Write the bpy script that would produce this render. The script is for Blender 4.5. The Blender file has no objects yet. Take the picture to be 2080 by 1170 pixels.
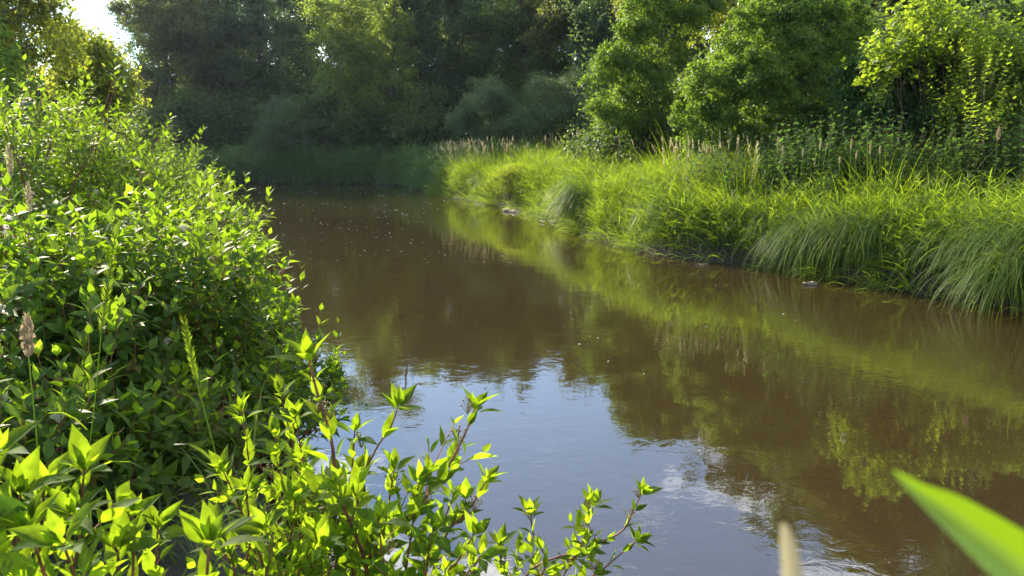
import bpy, math, random
import numpy as np
from mathutils import Vector

R = math.radians
rng = np.random.default_rng(7)
random.seed(7)
SC = bpy.context.scene
COL = SC.collection

# ------------------------------------------------------------------ camera model (used to place things at real distances)
F, CX, CY = 1550.0, 1040.0, 585.0
HCAM = 2.5
PITCH = math.atan((585 - 298) / F)
cp, sp = math.cos(PITCH), math.sin(PITCH)


def P(u, v, d):
    """World point seen at photo pixel (u, v) at forward distance d."""
    x = (u - CX) / F
    yc = (CY - v) / F
    dy = cp + yc * sp
    dz = -sp + yc * cp
    k = d / dy
    return np.array([x * k, d, HCAM + dz * k])


def W(u, v):
    """World point on the water plane seen at pixel (u, v)."""
    x = (u - CX) / F
    yc = (CY - v) / F
    dy = cp + yc * sp
    dz = -sp + yc * cp
    k = -HCAM / dz
    return np.array([x * k, dy * k])


# ------------------------------------------------------------------ object helpers
def tag(o, label=None, cat=None, group=None, kind=None):
    if label: o['label'] = label
    if cat: o['category'] = cat
    if group: o['group'] = group
    if kind: o['kind'] = kind
    return o


def empty(name, loc, rz=0.0):
    o = bpy.data.objects.new(name, None)
    COL.objects.link(o)
    o.location = Vector([float(a) for a in loc])
    o.rotation_euler = (0, 0, rz)
    o.empty_display_size = 0.2
    return o


def link(name, me, mat, parent=None):
    o = bpy.data.objects.new(name, me)
    COL.objects.link(o)
    if mat is not None and len(me.materials) == 0:
        me.materials.append(mat)
    if parent is not None:
        o.parent = parent
    return o


def copy_tree(o, parent=None):
    c = o.copy()
    COL.objects.link(c)
    if parent is not None:
        c.parent = parent
    for ch in [x for x in bpy.data.objects if x.parent is o]:
        copy_tree(ch, c)
    return c


class MB:
    """Collects vertex / quad / triangle arrays and builds one mesh."""

    def __init__(self):
        self.v, self.q, self.t, self.uq, self.ut = [], [], [], [], []
        self.n = 0
        self.uv = []

    def add(self, v, q=None, t=None, uv=None):
        v = np.asarray(v, float).reshape(-1, 3)
        self.v.append(v)
        if q is not None and len(q):
            self.q.append(np.asarray(q).reshape(-1, 4) + self.n)
        if t is not None and len(t):
            self.t.append(np.asarray(t).reshape(-1, 3) + self.n)
        self.uv.append(np.zeros((len(v), 2)) if uv is None else np.asarray(uv).reshape(-1, 2))
        self.n += len(v)

    def mesh(self, name, smooth=False, uv=False):
        me = bpy.data.meshes.new(name)
        v = np.concatenate(self.v) if self.v else np.zeros((0, 3))
        q = np.concatenate(self.q) if self.q else np.zeros((0, 4), int)
        t = np.concatenate(self.t) if self.t else np.zeros((0, 3), int)
        loops = np.concatenate([q.ravel(), t.ravel()]).astype(np.int32)
        tot = np.concatenate([np.full(len(q), 4), np.full(len(t), 3)]).astype(np.int32)
        st = np.concatenate([[0], np.cumsum(tot)[:-1]]).astype(np.int32) if len(tot) else np.zeros(0, np.int32)
        me.vertices.add(len(v))
        me.vertices.foreach_set('co', v.astype(np.float32).ravel())
        me.loops.add(len(loops))
        me.loops.foreach_set('vertex_index', loops)
        me.polygons.add(len(tot))
        me.polygons.foreach_set('loop_start', st)
        me.polygons.foreach_set('loop_total', tot)
        if smooth:
            me.polygons.foreach_set('use_smooth', np.ones(len(tot), bool))
        if uv:
            l = me.uv_layers.new(name='uv')
            l.data.foreach_set('uv', np.concatenate(self.uv)[loops].astype(np.float32).ravel())
        me.update(calc_edges=True)
        return me


def nrm(a):
    return a / (np.linalg.norm(a, axis=-1, keepdims=True) + 1e-9)


def tube(mb, pts, rad, sides=6):
    pts = np.asarray(pts, float)
    n = len(pts)
    rad = np.broadcast_to(np.asarray(rad, float), (n,))
    tan = nrm(np.gradient(pts, axis=0))
    ref = np.array([0.31, 0.95, 0.05]) if abs(tan[0][1]) < 0.8 else np.array([1.0, 0.1, 0.0])
    e1 = nrm(np.cross(tan, ref))
    e2 = np.cross(tan, e1)
    a = np.linspace(0, 2 * math.pi, sides, endpoint=False)
    ring = pts[:, None, :] + rad[:, None, None] * (np.cos(a)[None, :, None] * e1[:, None, :] + np.sin(a)[None, :, None] * e2[:, None, :])
    i = np.arange(n - 1)[:, None] * sides
    j = np.arange(sides)[None, :]
    k = (j + 1) % sides
    q = np.stack([i + j, i + k, i + sides + k, i + sides + j], -1).reshape(-1, 4)
    v = np.concatenate([ring.reshape(-1, 3), pts[-1:] + tan[-1:] * rad[-1]])
    tip = n * sides
    b = (n - 1) * sides
    t = np.stack([b + np.arange(sides), b + (np.arange(sides) + 1) % sides, np.full(sides, tip)], -1)
    mb.add(v, q, t)


def twigs(mb, a, b, r0, r1, bend=None, rows=3, sides=3):
    """Many thin stems at once, from a[i] to b[i]."""
    M = len(a)
    if M == 0: return
    t = np.linspace(0, 1, rows)
    pts = a[:, None, :] * (1 - t)[None, :, None] + b[:, None, :] * t[None, :, None]
    if bend is not None:
        pts = pts + bend[:, None, :] * (4 * t * (1 - t))[None, :, None]
    d = nrm(b - a)
    e1 = nrm(np.cross(d, np.array([0.3, 0.9, 0.2])))
    e2 = np.cross(d, e1)
    an = np.linspace(0, 2 * math.pi, sides, endpoint=False)
    off = np.cos(an)[None, :, None] * e1[:, None, :] + np.sin(an)[None, :, None] * e2[:, None, :]
    r0 = np.broadcast_to(np.asarray(r0, float), (M,))
    r1 = np.broadcast_to(np.asarray(r1, float), (M,))
    r = r0[:, None] * (1 - t)[None] + r1[:, None] * t[None]
    v = pts[:, :, None, :] + off[:, None, :, :] * r[:, :, None, None]
    base = np.arange(M)[:, None, None] * rows * sides
    i = np.arange(rows - 1)[None, :, None] * sides
    j = np.arange(sides)[None, None, :]
    k = (j + 1) % sides
    q = np.stack([base + i + j, base + i + k, base + i + sides + k, base + i + sides + j], -1).reshape(-1, 4)
    mb.add(v.reshape(-1, 3), q)


# leaf templates: (t along, s across, fold weight), faces
def _fine():
    rows = [(0.12, .06), (0.24, .62), (0.40, 1.0), (0.58, .88), (0.76, .5), (0.9, .17)]
    v = [(0, 0)]
    for t, w in rows:
        v += [(t, -w), (t, 0), (t, w)]
    v.append((1.0, 0))
    q, tr = [], []
    tr += [(0, 2, 1), (0, 3, 2)]
    for r in range(len(rows) - 1):
        a = 1 + 3 * r
        q += [(a, a + 1, a + 4, a + 3), (a + 1, a + 2, a + 5, a + 4)]
    a = 1 + 3 * (len(rows) - 1)
    e = len(v) - 1
    tr += [(a, a + 1, e), (a + 1, a + 2, e)]
    return np.array(v, float), np.array(q), np.array(tr)


def _mid():
    v = [(0, 0), (0.4, -1.0), (0.42, 0), (0.4, 1.0), (0.72, -.55), (0.75, 0), (0.72, .55), (1.0, 0)]
    q = [(1, 2, 5, 4), (2, 3, 6, 5)]
    t = [(0, 2, 1), (0, 3, 2), (4, 5, 7), (5, 6, 7)]
    return np.array(v, float), np.array(q), np.array(t)


def _low():
    v = [(0, 0), (0.45, -1.0), (1.0, 0), (0.45, 1.0)]
    return np.array(v, float), np.array([(0, 3, 2, 1)]), np.zeros((0, 3), int)


TEMPL = {'fine': _fine(), 'mid': _mid(), 'low': _low()}


def leaves(mb, p, a, n, L, Wd, kind='mid', curl=0.15, fold=0.12):
    N = len(p)
    if N == 0: return
    tv, tq, tt = TEMPL[kind]
    a = nrm(a)
    n = nrm(n - (n * a).sum(-1, keepdims=True) * a)
    b = np.cross(n, a)
    L = np.broadcast_to(np.asarray(L, float), (N,))
    Wd = np.broadcast_to(np.asarray(Wd, float), (N,))
    curl = np.broadcast_to(np.asarray(curl, float), (N,))
    t = tv[:, 0][None, :]
    s = tv[:, 1][None, :]
    v = p[:, None, :] + a[:, None, :] * (L[:, None] * t)[..., None] + b[:, None, :] * (0.5 * Wd[:, None] * s)[..., None] \
        + n[:, None, :] * (fold * Wd[:, None] * np.abs(s) - curl[:, None] * L[:, None] * t ** 2)[..., None]
    K = len(tv)
    base = np.arange(N)[:, None, None] * K
    uv = np.broadcast_to(np.stack([tv[:, 0], tv[:, 1] * .5 + .5], -1)[None], (N, K, 2))
    mb.add(v.reshape(-1, 3), (tq[None] + base).reshape(-1, 4) if len(tq) else None,
           (tt[None] + base).reshape(-1, 3) if len(tt) else None, uv.reshape(-1, 2))


def ribbons(mb, p0, d0, L, Wd, droop, rows=5, side=None):
    """Grass blades: start direction d0, bending down with length (droop), tapering to a point."""
    N = len(p0)
    d0 = nrm(d0)
    L = np.broadcast_to(np.asarray(L, float), (N,))
    Wd = np.broadcast_to(np.asarray(Wd, float), (N,))
    droop = np.broadcast_to(np.asarray(droop, float), (N,))
    t = np.linspace(0, 1, rows)
    seg = (L / (rows - 1))[:, None]
    pts = [p0]
    d = d0
    for i in range(1, rows):
        d = nrm(d + np.array([0, 0, -1.0]) * (droop / (rows - 1) * (0.4 + 1.6 * t[i]))[:, None])
        pts.append(pts[-1] + d * seg)
    pts = np.stack(pts, 1)
    if side is None:
        side = np.cross(d0, np.array([0, 0, 1.0]) + 0.6 * rng.normal(size=(N, 3)))
    side = nrm(side)
    w = np.array([0.55, 1.0, 0.95, 0.7, 0.4, 0.2][:rows] if rows <= 6 else np.sin(np.linspace(.5, math.pi, rows)))
    w[-1] = 0.05
    off = side[:, None, :] * (0.5 * Wd[:, None] * w[None])[..., None]
    v = np.stack([pts - off, pts + off], 2)
    base = np.arange(N)[:, None] * rows * 2
    i = np.arange(rows - 1)[None, :] * 2
    q = np.stack([base + i, base + i + 1, base + i + 3, base + i + 2], -1).reshape(-1, 4)
    mb.add(v.reshape(-1, 3), q)


def rdir(N):
    return nrm(rng.normal(size=(N, 3)))


def shoots(mbl, mbs, o, d, L, K, ll, lw, kind='mid', stem=0.003, th=(78, 30), upb=0.5, curl=.24, terminal=True):
    """Leafy shoots with opposite pairs of leaves, as dogwood carries them."""
    M = len(o)
    if M == 0: return
    d = nrm(d)
    L = np.broadcast_to(np.asarray(L, float), (M,))
    e1 = nrm(np.cross(d, rdir(M)))
    e2 = np.cross(d, e1)
    phi0 = rng.uniform(0, 6.28, M)
    up = np.array([0, 0, 1.0])
    tip = o + d * L[:, None]
    bend = rng.normal(size=(M, 3)) * (L * .06)[:, None]
    if mbs is not None:
        twigs(mbs, o, tip, stem, stem * .5, bend)
    for k in range(K):
        t = 0.15 + 0.85 * k / max(1, K - 1)
        pos = o * (1 - t) + tip * t + bend * (4 * t * (1 - t))
        theta = R(th[0] + (th[1] - th[0]) * t)
        for j in (0, 1):
            ph = phi0 + k * 1.57 + j * math.pi + rng.normal(size=M) * .22
            te = theta + rng.normal(size=M) * .15
            ld = np.cos(te)[:, None] * d + np.sin(te)[:, None] * (np.cos(ph)[:, None] * e1 + np.sin(ph)[:, None] * e2)
            nn = d - (d * ld).sum(-1, keepdims=True) * ld
            nn = nrm(nn) + upb * up + rng.normal(size=(M, 3)) * .17
            sz = (0.72 + 0.5 * math.sin(math.pi * min(1, t * .85))) * rng.uniform(.6, 1.2, M)
            if k == K - 1 and terminal:
                sz = sz * .85
            leaves(mbl, pos, ld, nn, ll * sz, lw * sz * rng.uniform(.85, 1.15, M), kind, curl=curl + rng.normal(size=M) * .08)


# ------------------------------------------------------------------ materials
def new_mat(name):
    m = bpy.data.materials.new(name)
    m.use_nodes = True
    nt = m.node_tree
    nt.nodes.clear()
    return m, nt, nt.nodes, nt.links


def leaf_mat(name, ca, cb, tr, fac=0.45, rough=0.42, spec=0.45, vein=False, cc=None):
    m, nt, N, Lk = new_mat(name)
    out = N.new('ShaderNodeOutputMaterial')
    geo = N.new('ShaderNodeNewGeometry')
    ramp = N.new('ShaderNodeValToRGB')
    ramp.color_ramp.elements[0].color = (*ca, 1)
    ramp.color_ramp.elements[1].color = (*cb, 1)
    if cc is not None:
        e = ramp.color_ramp.elements.new(0.93)
        e.color = (*cb, 1)
        ramp.color_ramp.elements[-1].position = 1.0
        ramp.color_ramp.elements[-1].color = (*cc, 1)
    Lk.new(geo.outputs['Random Per Island'], ramp.inputs['Fac'])
    oi = N.new('ShaderNodeObjectInfo')
    hsv = N.new('ShaderNodeHueSaturation')
    mr = N.new('ShaderNodeMapRange')
    mr.inputs['To Min'].default_value = 0.485
    mr.inputs['To Max'].default_value = 0.515
    Lk.new(oi.outputs['Random'], mr.inputs['Value'])
    Lk.new(mr.outputs['Result'], hsv.inputs['Hue'])
    Lk.new(ramp.outputs['Color'], hsv.inputs['Color'])
    col = hsv.outputs['Color']
    if vein:                                                     # blotches on the blades
        tco = N.new('ShaderNodeTexCoord')
        bz = N.new('ShaderNodeTexNoise'); bz.inputs['Scale'].default_value = 45; bz.inputs['Detail'].default_value = 4
        Lk.new(tco.outputs['Object'], bz.inputs['Vector'])
        bm_ = N.new('ShaderNodeMapRange'); bm_.inputs['From Min'].default_value = .3; bm_.inputs['From Max'].default_value = .7
        bm_.inputs['To Min'].default_value = .6; bm_.inputs['To Max'].default_value = 1.3
        Lk.new(bz.outputs['Fac'], bm_.inputs['Value'])
        hb = N.new('ShaderNodeHueSaturation')
        Lk.new(bm_.outputs[0], hb.inputs['Value']); Lk.new(col, hb.inputs['Color'])
        col = hb.outputs['Color']
    pb = N.new('ShaderNodeBsdfPrincipled')
    pb.inputs['Roughness'].default_value = rough
    pb.inputs['Specular IOR Level'].default_value = spec
    tl = N.new('ShaderNodeBsdfTranslucent')
    # transmitted colour follows the leaf's own variation
    mx2 = N.new('ShaderNodeMix')
    mx2.data_type = 'RGBA'
    mx2.inputs['Factor'].default_value = .8
    Lk.new(col, mx2.inputs['A'])
    mx2.inputs['B'].default_value = (*tr, 1)
    tcol = mx2.outputs['Result']
    hs2 = N.new('ShaderNodeHueSaturation')
    mr2 = N.new('ShaderNodeMapRange')
    mr2.inputs['To Min'].default_value = .55
    mr2.inputs['To Max'].default_value = 1.25
    Lk.new(geo.outputs['Random Per Island'], mr2.inputs['Value'])
    if vein:
        mlt = N.new('ShaderNodeMath'); mlt.operation = 'MULTIPLY'
        Lk.new(mr2.outputs['Result'], mlt.inputs[0]); Lk.new(bm_.outputs[0], mlt.inputs[1])
        Lk.new(mlt.outputs[0], hs2.inputs['Value'])
    else:
        Lk.new(mr2.outputs['Result'], hs2.inputs['Value'])
    Lk.new(tcol, hs2.inputs['Color'])
    tcol = hs2.outputs['Color']
    if vein:
        uv = N.new('ShaderNodeUVMap')
        uv.uv_map = 'uv'
        sx = N.new('ShaderNodeSeparateXYZ')
        Lk.new(uv.outputs['UV'], sx.inputs[0])
        ab = N.new('ShaderNodeMath'); ab.operation = 'SUBTRACT'; ab.inputs[1].default_value = .5
        Lk.new(sx.outputs['Y'], ab.inputs[0])
        a2 = N.new('ShaderNodeMath'); a2.operation = 'ABSOLUTE'
        Lk.new(ab.outputs[0], a2.inputs[0])
        # side veins curve towards the tip
        k1 = N.new('ShaderNodeMath'); k1.operation = 'MULTIPLY_ADD'; k1.inputs[1].default_value = -0.75
        Lk.new(a2.outputs[0], k1.inputs[0]); Lk.new(sx.outputs['X'], k1.inputs[2])
        k2 = N.new('ShaderNodeMath'); k2.operation = 'MULTIPLY'; k2.inputs[1].default_value = 9.0
        Lk.new(k1.outputs[0], k2.inputs[0])
        k3 = N.new('ShaderNodeMath'); k3.operation = 'FRACT'
        Lk.new(k2.outputs[0], k3.inputs[0])
        k4 = N.new('ShaderNodeMath'); k4.operation = 'LESS_THAN'; k4.inputs[1].default_value = .14
        Lk.new(k3.outputs[0], k4.inputs[0])
        md = N.new('ShaderNodeMath'); md.operation = 'LESS_THAN'; md.inputs[1].default_value = .03
        Lk.new(a2.outputs[0], md.inputs[0])
        mm = N.new('ShaderNodeMath'); mm.operation = 'MAXIMUM'
        Lk.new(k4.outputs[0], mm.inputs[0]); Lk.new(md.outputs[0], mm.inputs[1])
        vm = N.new('ShaderNodeMath'); vm.operation = 'MULTIPLY'; vm.inputs[1].default_value = .35
        Lk.new(mm.outputs[0], vm.inputs[0])
        mv = N.new('ShaderNodeMix'); mv.data_type = 'RGBA'
        Lk.new(vm.outputs[0], mv.inputs['Factor'])
        Lk.new(tcol, mv.inputs['A'])
        mv.inputs['B'].default_value = (tr[0] * .45, tr[1] * .45, tr[2] * .6, 1)
        tcol = mv.outputs['Result']
        bp = N.new('ShaderNodeBump'); bp.inputs['Strength'].default_value = .35; bp.inputs['Distance'].default_value = .002
        bp.invert = True
        Lk.new(mm.outputs[0], bp.inputs['Height'])
        Lk.new(bp.outputs['Normal'], pb.inputs['Normal'])
    Lk.new(col, pb.inputs['Base Color'])
    Lk.new(tcol, tl.inputs['Color'])
    mx = N.new('ShaderNodeMixShader')
    mx.inputs['Fac'].default_value = fac
    Lk.new(pb.outputs[0], mx.inputs[1])
    Lk.new(tl.outputs[0], mx.inputs[2])
    Lk.new(mx.outputs[0], out.inputs['Surface'])
    return m


def noise_mat(name, ca, cb, scale=6.0, rough=0.85, bump=0.5, bdist=.02, stretch=(1, 1, 1), spec=.3):
    m, nt, N, Lk = new_mat(name)
    out = N.new('ShaderNodeOutputMaterial')
    tc = N.new('ShaderNodeTexCoord')
    mp = N.new('ShaderNodeMapping')
    mp.inputs['Scale'].default_value = stretch
    Lk.new(tc.outputs['Object'], mp.inputs[0])
    nz = N.new('ShaderNodeTexNoise')
    nz.inputs['Scale'].default_value = scale
    nz.inputs['Detail'].default_value = 6
    Lk.new(mp.outputs[0], nz.inputs['Vector'])
    rp = N.new('ShaderNodeValToRGB')
    rp.color_ramp.elements[0].position = .32
    rp.color_ramp.elements[1].position = .68
    rp.color_ramp.elements[0].color = (*ca, 1)
    rp.color_ramp.elements[1].color = (*cb, 1)
    Lk.new(nz.outputs['Fac'], rp.inputs['Fac'])
    pb = N.new('ShaderNodeBsdfPrincipled')
    pb.inputs['Roughness'].default_value = rough
    pb.inputs['Specular IOR Level'].default_value = spec
    Lk.new(rp.outputs[0], pb.inputs['Base Color'])
    bp = N.new('ShaderNodeBump')
    bp.inputs['Strength'].default_value = bump
    bp.inputs['Distance'].default_value = bdist
    Lk.new(nz.outputs['Fac'], bp.inputs['Height'])
    Lk.new(bp.outputs[0], pb.inputs['Normal'])
    Lk.new(pb.outputs[0], out.inputs['Surface'])
    return m


M = {}
M['dogwood'] = leaf_mat('dogwood_leaf', (.036, .08, .016), (.075, .125, .02), (.40, .64, .014), .47, .5, .17, cc=(.13, .075, .03))
M['dogwood_near'] = leaf_mat('dogwood_leaf_close', (.040, .092, .016), (.07, .125, .02), (.46, .68, .012), .6, .6, .10, vein=True, cc=(.11, .09, .03))
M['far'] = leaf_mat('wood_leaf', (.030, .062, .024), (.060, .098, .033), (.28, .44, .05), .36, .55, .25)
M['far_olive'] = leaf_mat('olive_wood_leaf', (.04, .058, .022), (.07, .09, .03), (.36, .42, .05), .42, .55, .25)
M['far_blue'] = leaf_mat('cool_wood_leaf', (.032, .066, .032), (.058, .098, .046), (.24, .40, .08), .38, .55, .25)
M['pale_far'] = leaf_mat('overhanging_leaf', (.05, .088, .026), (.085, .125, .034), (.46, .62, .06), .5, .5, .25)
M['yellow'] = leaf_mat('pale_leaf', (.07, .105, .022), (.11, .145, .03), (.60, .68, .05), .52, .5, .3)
M['bush'] = leaf_mat('bush_leaf', (.042, .090, .02), (.075, .135, .026), (.36, .58, .035), .42, .5, .2)
M['willow'] = leaf_mat('willow_leaf', (.05, .09, .045), (.08, .12, .06), (.24, .38, .10), .36, .5, .3)
M['vine'] = leaf_mat('vine_leaf', (.06, .11, .02), (.10, .15, .025), (.52, .71, .03), .5, .5, .25)
M['weed'] = leaf_mat('weed_leaf', (.024, .062, .02), (.042, .09, .028), (.18, .36, .04), .38, .6, .15)
M['grass'] = leaf_mat('grass_blade', (.03, .08, .012), (.105, .165, .024), (.48, .68, .02), .45, .55, .2, cc=(.26, .21, .10))
M['broad'] = leaf_mat('broad_blade', (.03, .10, .012), (.04, .11, .014), (.28, .45, .001), .48, .45, .3)
M['droop'] = leaf_mat('drooping_blade', (.03, .075, .014), (.11, .155, .028), (.40, .58, .03), .42, .55, .2)
M['fargrass'] = leaf_mat('far_grass_blade', (.04, .09, .034), (.085, .14, .05), (.30, .50, .09), .45, .55, .2)
M['seed'] = leaf_mat('seed_head', (.30, .25, .13), (.45, .39, .22), (.56, .50, .28), .35, .7, .2)
M['seedred'] = leaf_mat('reddish_seed_head', (.28, .20, .12), (.40, .30, .18), (.5, .38, .24), .35, .7, .2)
M['yflower'] = leaf_mat('yellow_bloom', (.20, .27, .02), (.32, .36, .02), (.52, .64, .02), .5, .5, .3)
M['stalk'] = leaf_mat('dry_stalk', (.22, .19, .10), (.32, .28, .16), (.5, .45, .28), .3, .6, .3)
M['cream'] = leaf_mat('cream_flower', (.62, .60, .46), (.78, .76, .62), (.8, .8, .6), .3, .6, .3)
M['bark'] = noise_mat('bark', (.035, .028, .022), (.10, .085, .07), 5, .9, .8, .03, (1, 1, .25))
M['twig'] = noise_mat('red_twig', (.10, .035, .02), (.22, .09, .045), 30, .55, .3, .002)
M['twigd'] = noise_mat('brown_twig', (.05, .035, .022), (.11, .07, .045), 20, .7, .3, .003)
M['berry'] = noise_mat('green_berry', (.10, .10, .03), (.22, .16, .06), 40, .5, .2, .002)
M['mud'] = noise_mat('mud', (.02, .016, .011), (.06, .045, .03), 2.5, .8, .8, .06)
M['drift'] = noise_mat('driftwood', (.10, .08, .055), (.28, .23, .17), 9, .8, .8, .01)
M['fluff'] = noise_mat('seed_fluff', (.7, .7, .68), (.85, .85, .82), 20, .9, .1, .001)

# ------------------------------------------------------------------ river outline
right_px = [(2080, 637), (1950, 614), (1800, 582), (1640, 556), (1500, 538), (1400, 527), (1280, 505), (1200, 482), (1160, 460),
            (1100, 442), (1020, 421), (950, 407), (897, 397), (884, 388)]
right_line = [W(u, v) for u, v in right_px]
bend_line = [np.array(a) for a in [(-5.2, 44.5), (-6.8, 49), (-9.5, 52.0), (-15, 53.2), (-22, 53.6), (-32, 51.5), (-45, 46), (-70, 36)]]
left_line = [np.array(a) for a in [(-70, 26), (-45, 34), (-30, 38.5), (-21, 37.5), (-14.5, 31), (-9.8, 23), (-6.4, 16), (-4.2, 11), (-3.1, 8.2),
                                   (-2.55, 6.4), (-1.6, 4.6), (-0.6, 3.35), (0.5, 2.75), (2.4, 2.0), (6, -1.2), (13, -9), (30, -24)]]
back_line = [np.array(a) for a in [(44, -20), (24, -3.5), (13.5, 6.0), (9.8, 9.4)]]
RIVER = np.array(left_line + back_line + right_line + bend_line)


def sdist(p):
    """Signed distance to the river outline: positive on land."""
    p = np.asarray(p, float)
    a = RIVER
    b = np.roll(RIVER, -1, 0)
    best = np.full(len(p), 1e9)
    inside = np.zeros(len(p), bool)
    for i in range(len(a)):
        ab = b[i] - a[i]
        t = np.clip(((p - a[i]) @ ab) / (ab @ ab), 0, 1)
        dd = np.linalg.norm(p - (a[i] + t[:, None] * ab), axis=1)
        best = np.minimum(best, dd)
        cond = ((a[i][1] > p[:, 1]) != (b[i][1] > p[:, 1]))
        with np.errstate(divide='ignore', invalid='ignore'):
            xi = (b[i][0] - a[i][0]) * (p[:, 1] - a[i][1]) / (b[i][1] - a[i][1] + 1e-12) + a[i][0]
        inside ^= cond & (p[:, 0] < xi)
    return np.where(inside, -best, best)


def wob(x, y):
    return (np.sin(x * 1.3 + 2 * np.sin(y * .7)) + np.sin(y * 1.7 + 1.5 * np.sin(x * .9)) + .6 * np.sin(3.1 * x + 2.3 * y)) / 2.6


def ground(x, y):
    x = np.atleast_1d(np.asarray(x, float)); y = np.atleast_1d(np.asarray(y, float))
    s = sdist(np.stack([x, y], -1)) + .18 * wob(x * 1.1, y * 1.1)
    z = np.where(s < 0, np.maximum(-.9, s * .9 - .02), 0)
    rise = np.clip(s / .55, 0, 1)
    z = np.where(s >= 0, .72 * (rise * rise * (3 - 2 * rise)) + .06 * np.clip(s - .3, 0, 5) + .012 * np.clip(s - 5, 0, 60), z)
    return z + np.where(s > .2, .09 * wob(x * .6 + 3, y * .6) + .03 * wob(x * 2.2, y * 2.4), 0)


def gz(x, y):
    return float(ground(x, y)[0])


# ground sheet, one mesh reaching the horizon
def axis(lo, hi, step, far):
    core = np.arange(lo, hi + step, step)
    ext = [1, 2.5, 5, 10, 20, 40, 80, 160, far]
    return np.concatenate([[lo - e for e in ext[::-1]], core, [core[-1] + e for e in ext]])


gx = axis(-48, 42, .3, 700)
gy = axis(-14, 64, .3, 700)
GX, GY = np.meshgrid(gx, gy)
GZ = ground(GX.ravel(), GY.ravel())
nx, ny = len(gx), len(gy)
ii = np.arange(ny - 1)[:, None] * nx + np.arange(nx - 1)[None, :]
mb = MB()
mb.add(np.stack([GX.ravel(), GY.ravel(), GZ], -1), np.stack([ii, ii + 1, ii + nx + 1, ii + nx], -1).reshape(-1, 4))


def ground_material():
    m, nt, N, Lk = new_mat('soil')
    out = N.new('ShaderNodeOutputMaterial')
    tc = N.new('ShaderNodeTexCoord')
    n1 = N.new('ShaderNodeTexNoise'); n1.inputs['Scale'].default_value = 1.6; n1.inputs['Detail'].default_value = 8
    n2 = N.new('ShaderNodeTexNoise'); n2.inputs['Scale'].default_value = 9; n2.inputs['Detail'].default_value = 8
    Lk.new(tc.outputs['Object'], n1.inputs['Vector']); Lk.new(tc.outputs['Object'], n2.inputs['Vector'])
    r1 = N.new('ShaderNodeValToRGB')
    r1.color_ramp.elements[0].color = (.028, .022, .014, 1); r1.color_ramp.elements[1].color = (.03, .05, .018, 1)
    r1.color_ramp.elements[0].position = .42; r1.color_ramp.elements[1].position = .6
    Lk.new(n1.outputs['Fac'], r1.inputs['Fac'])
    r2 = N.new('ShaderNodeValToRGB')
    r2.color_ramp.elements[0].color = (.010, .008, .006, 1); r2.color_ramp.elements[1].color = (.036, .028, .019, 1)
    Lk.new(n2.outputs['Fac'], r2.inputs['Fac'])
    sx = N.new('ShaderNodeSeparateXYZ'); Lk.new(tc.outputs['Object'], sx.inputs[0])
    mr = N.new('ShaderNodeMapRange'); mr.inputs['From Min'].default_value = .55; mr.inputs['From Max'].default_value = .85
    Lk.new(sx.outputs['Z'], mr.inputs['Value'])
    mx = N.new('ShaderNodeMix'); mx.data_type = 'RGBA'
    Lk.new(mr.outputs[0], mx.inputs['Factor']); Lk.new(r2.outputs[0], mx.inputs['A']); Lk.new(r1.outputs[0], mx.inputs['B'])
    pb = N.new('ShaderNodeBsdfPrincipled'); pb.inputs['Roughness'].default_value = .85
    Lk.new(mx.outputs['Result'], pb.inputs['Base Color'])
    bp = N.new('ShaderNodeBump'); bp.inputs['Strength'].default_value = .9; bp.inputs['Distance'].default_value = .06
    Lk.new(n2.outputs['Fac'], bp.inputs['Height']); Lk.new(bp.outputs[0], pb.inputs['Normal'])
    Lk.new(pb.outputs[0], out.inputs['Surface'])
    return m


tag(link('ground', mb.mesh('ground', smooth=True), ground_material()), kind='structure')


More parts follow.
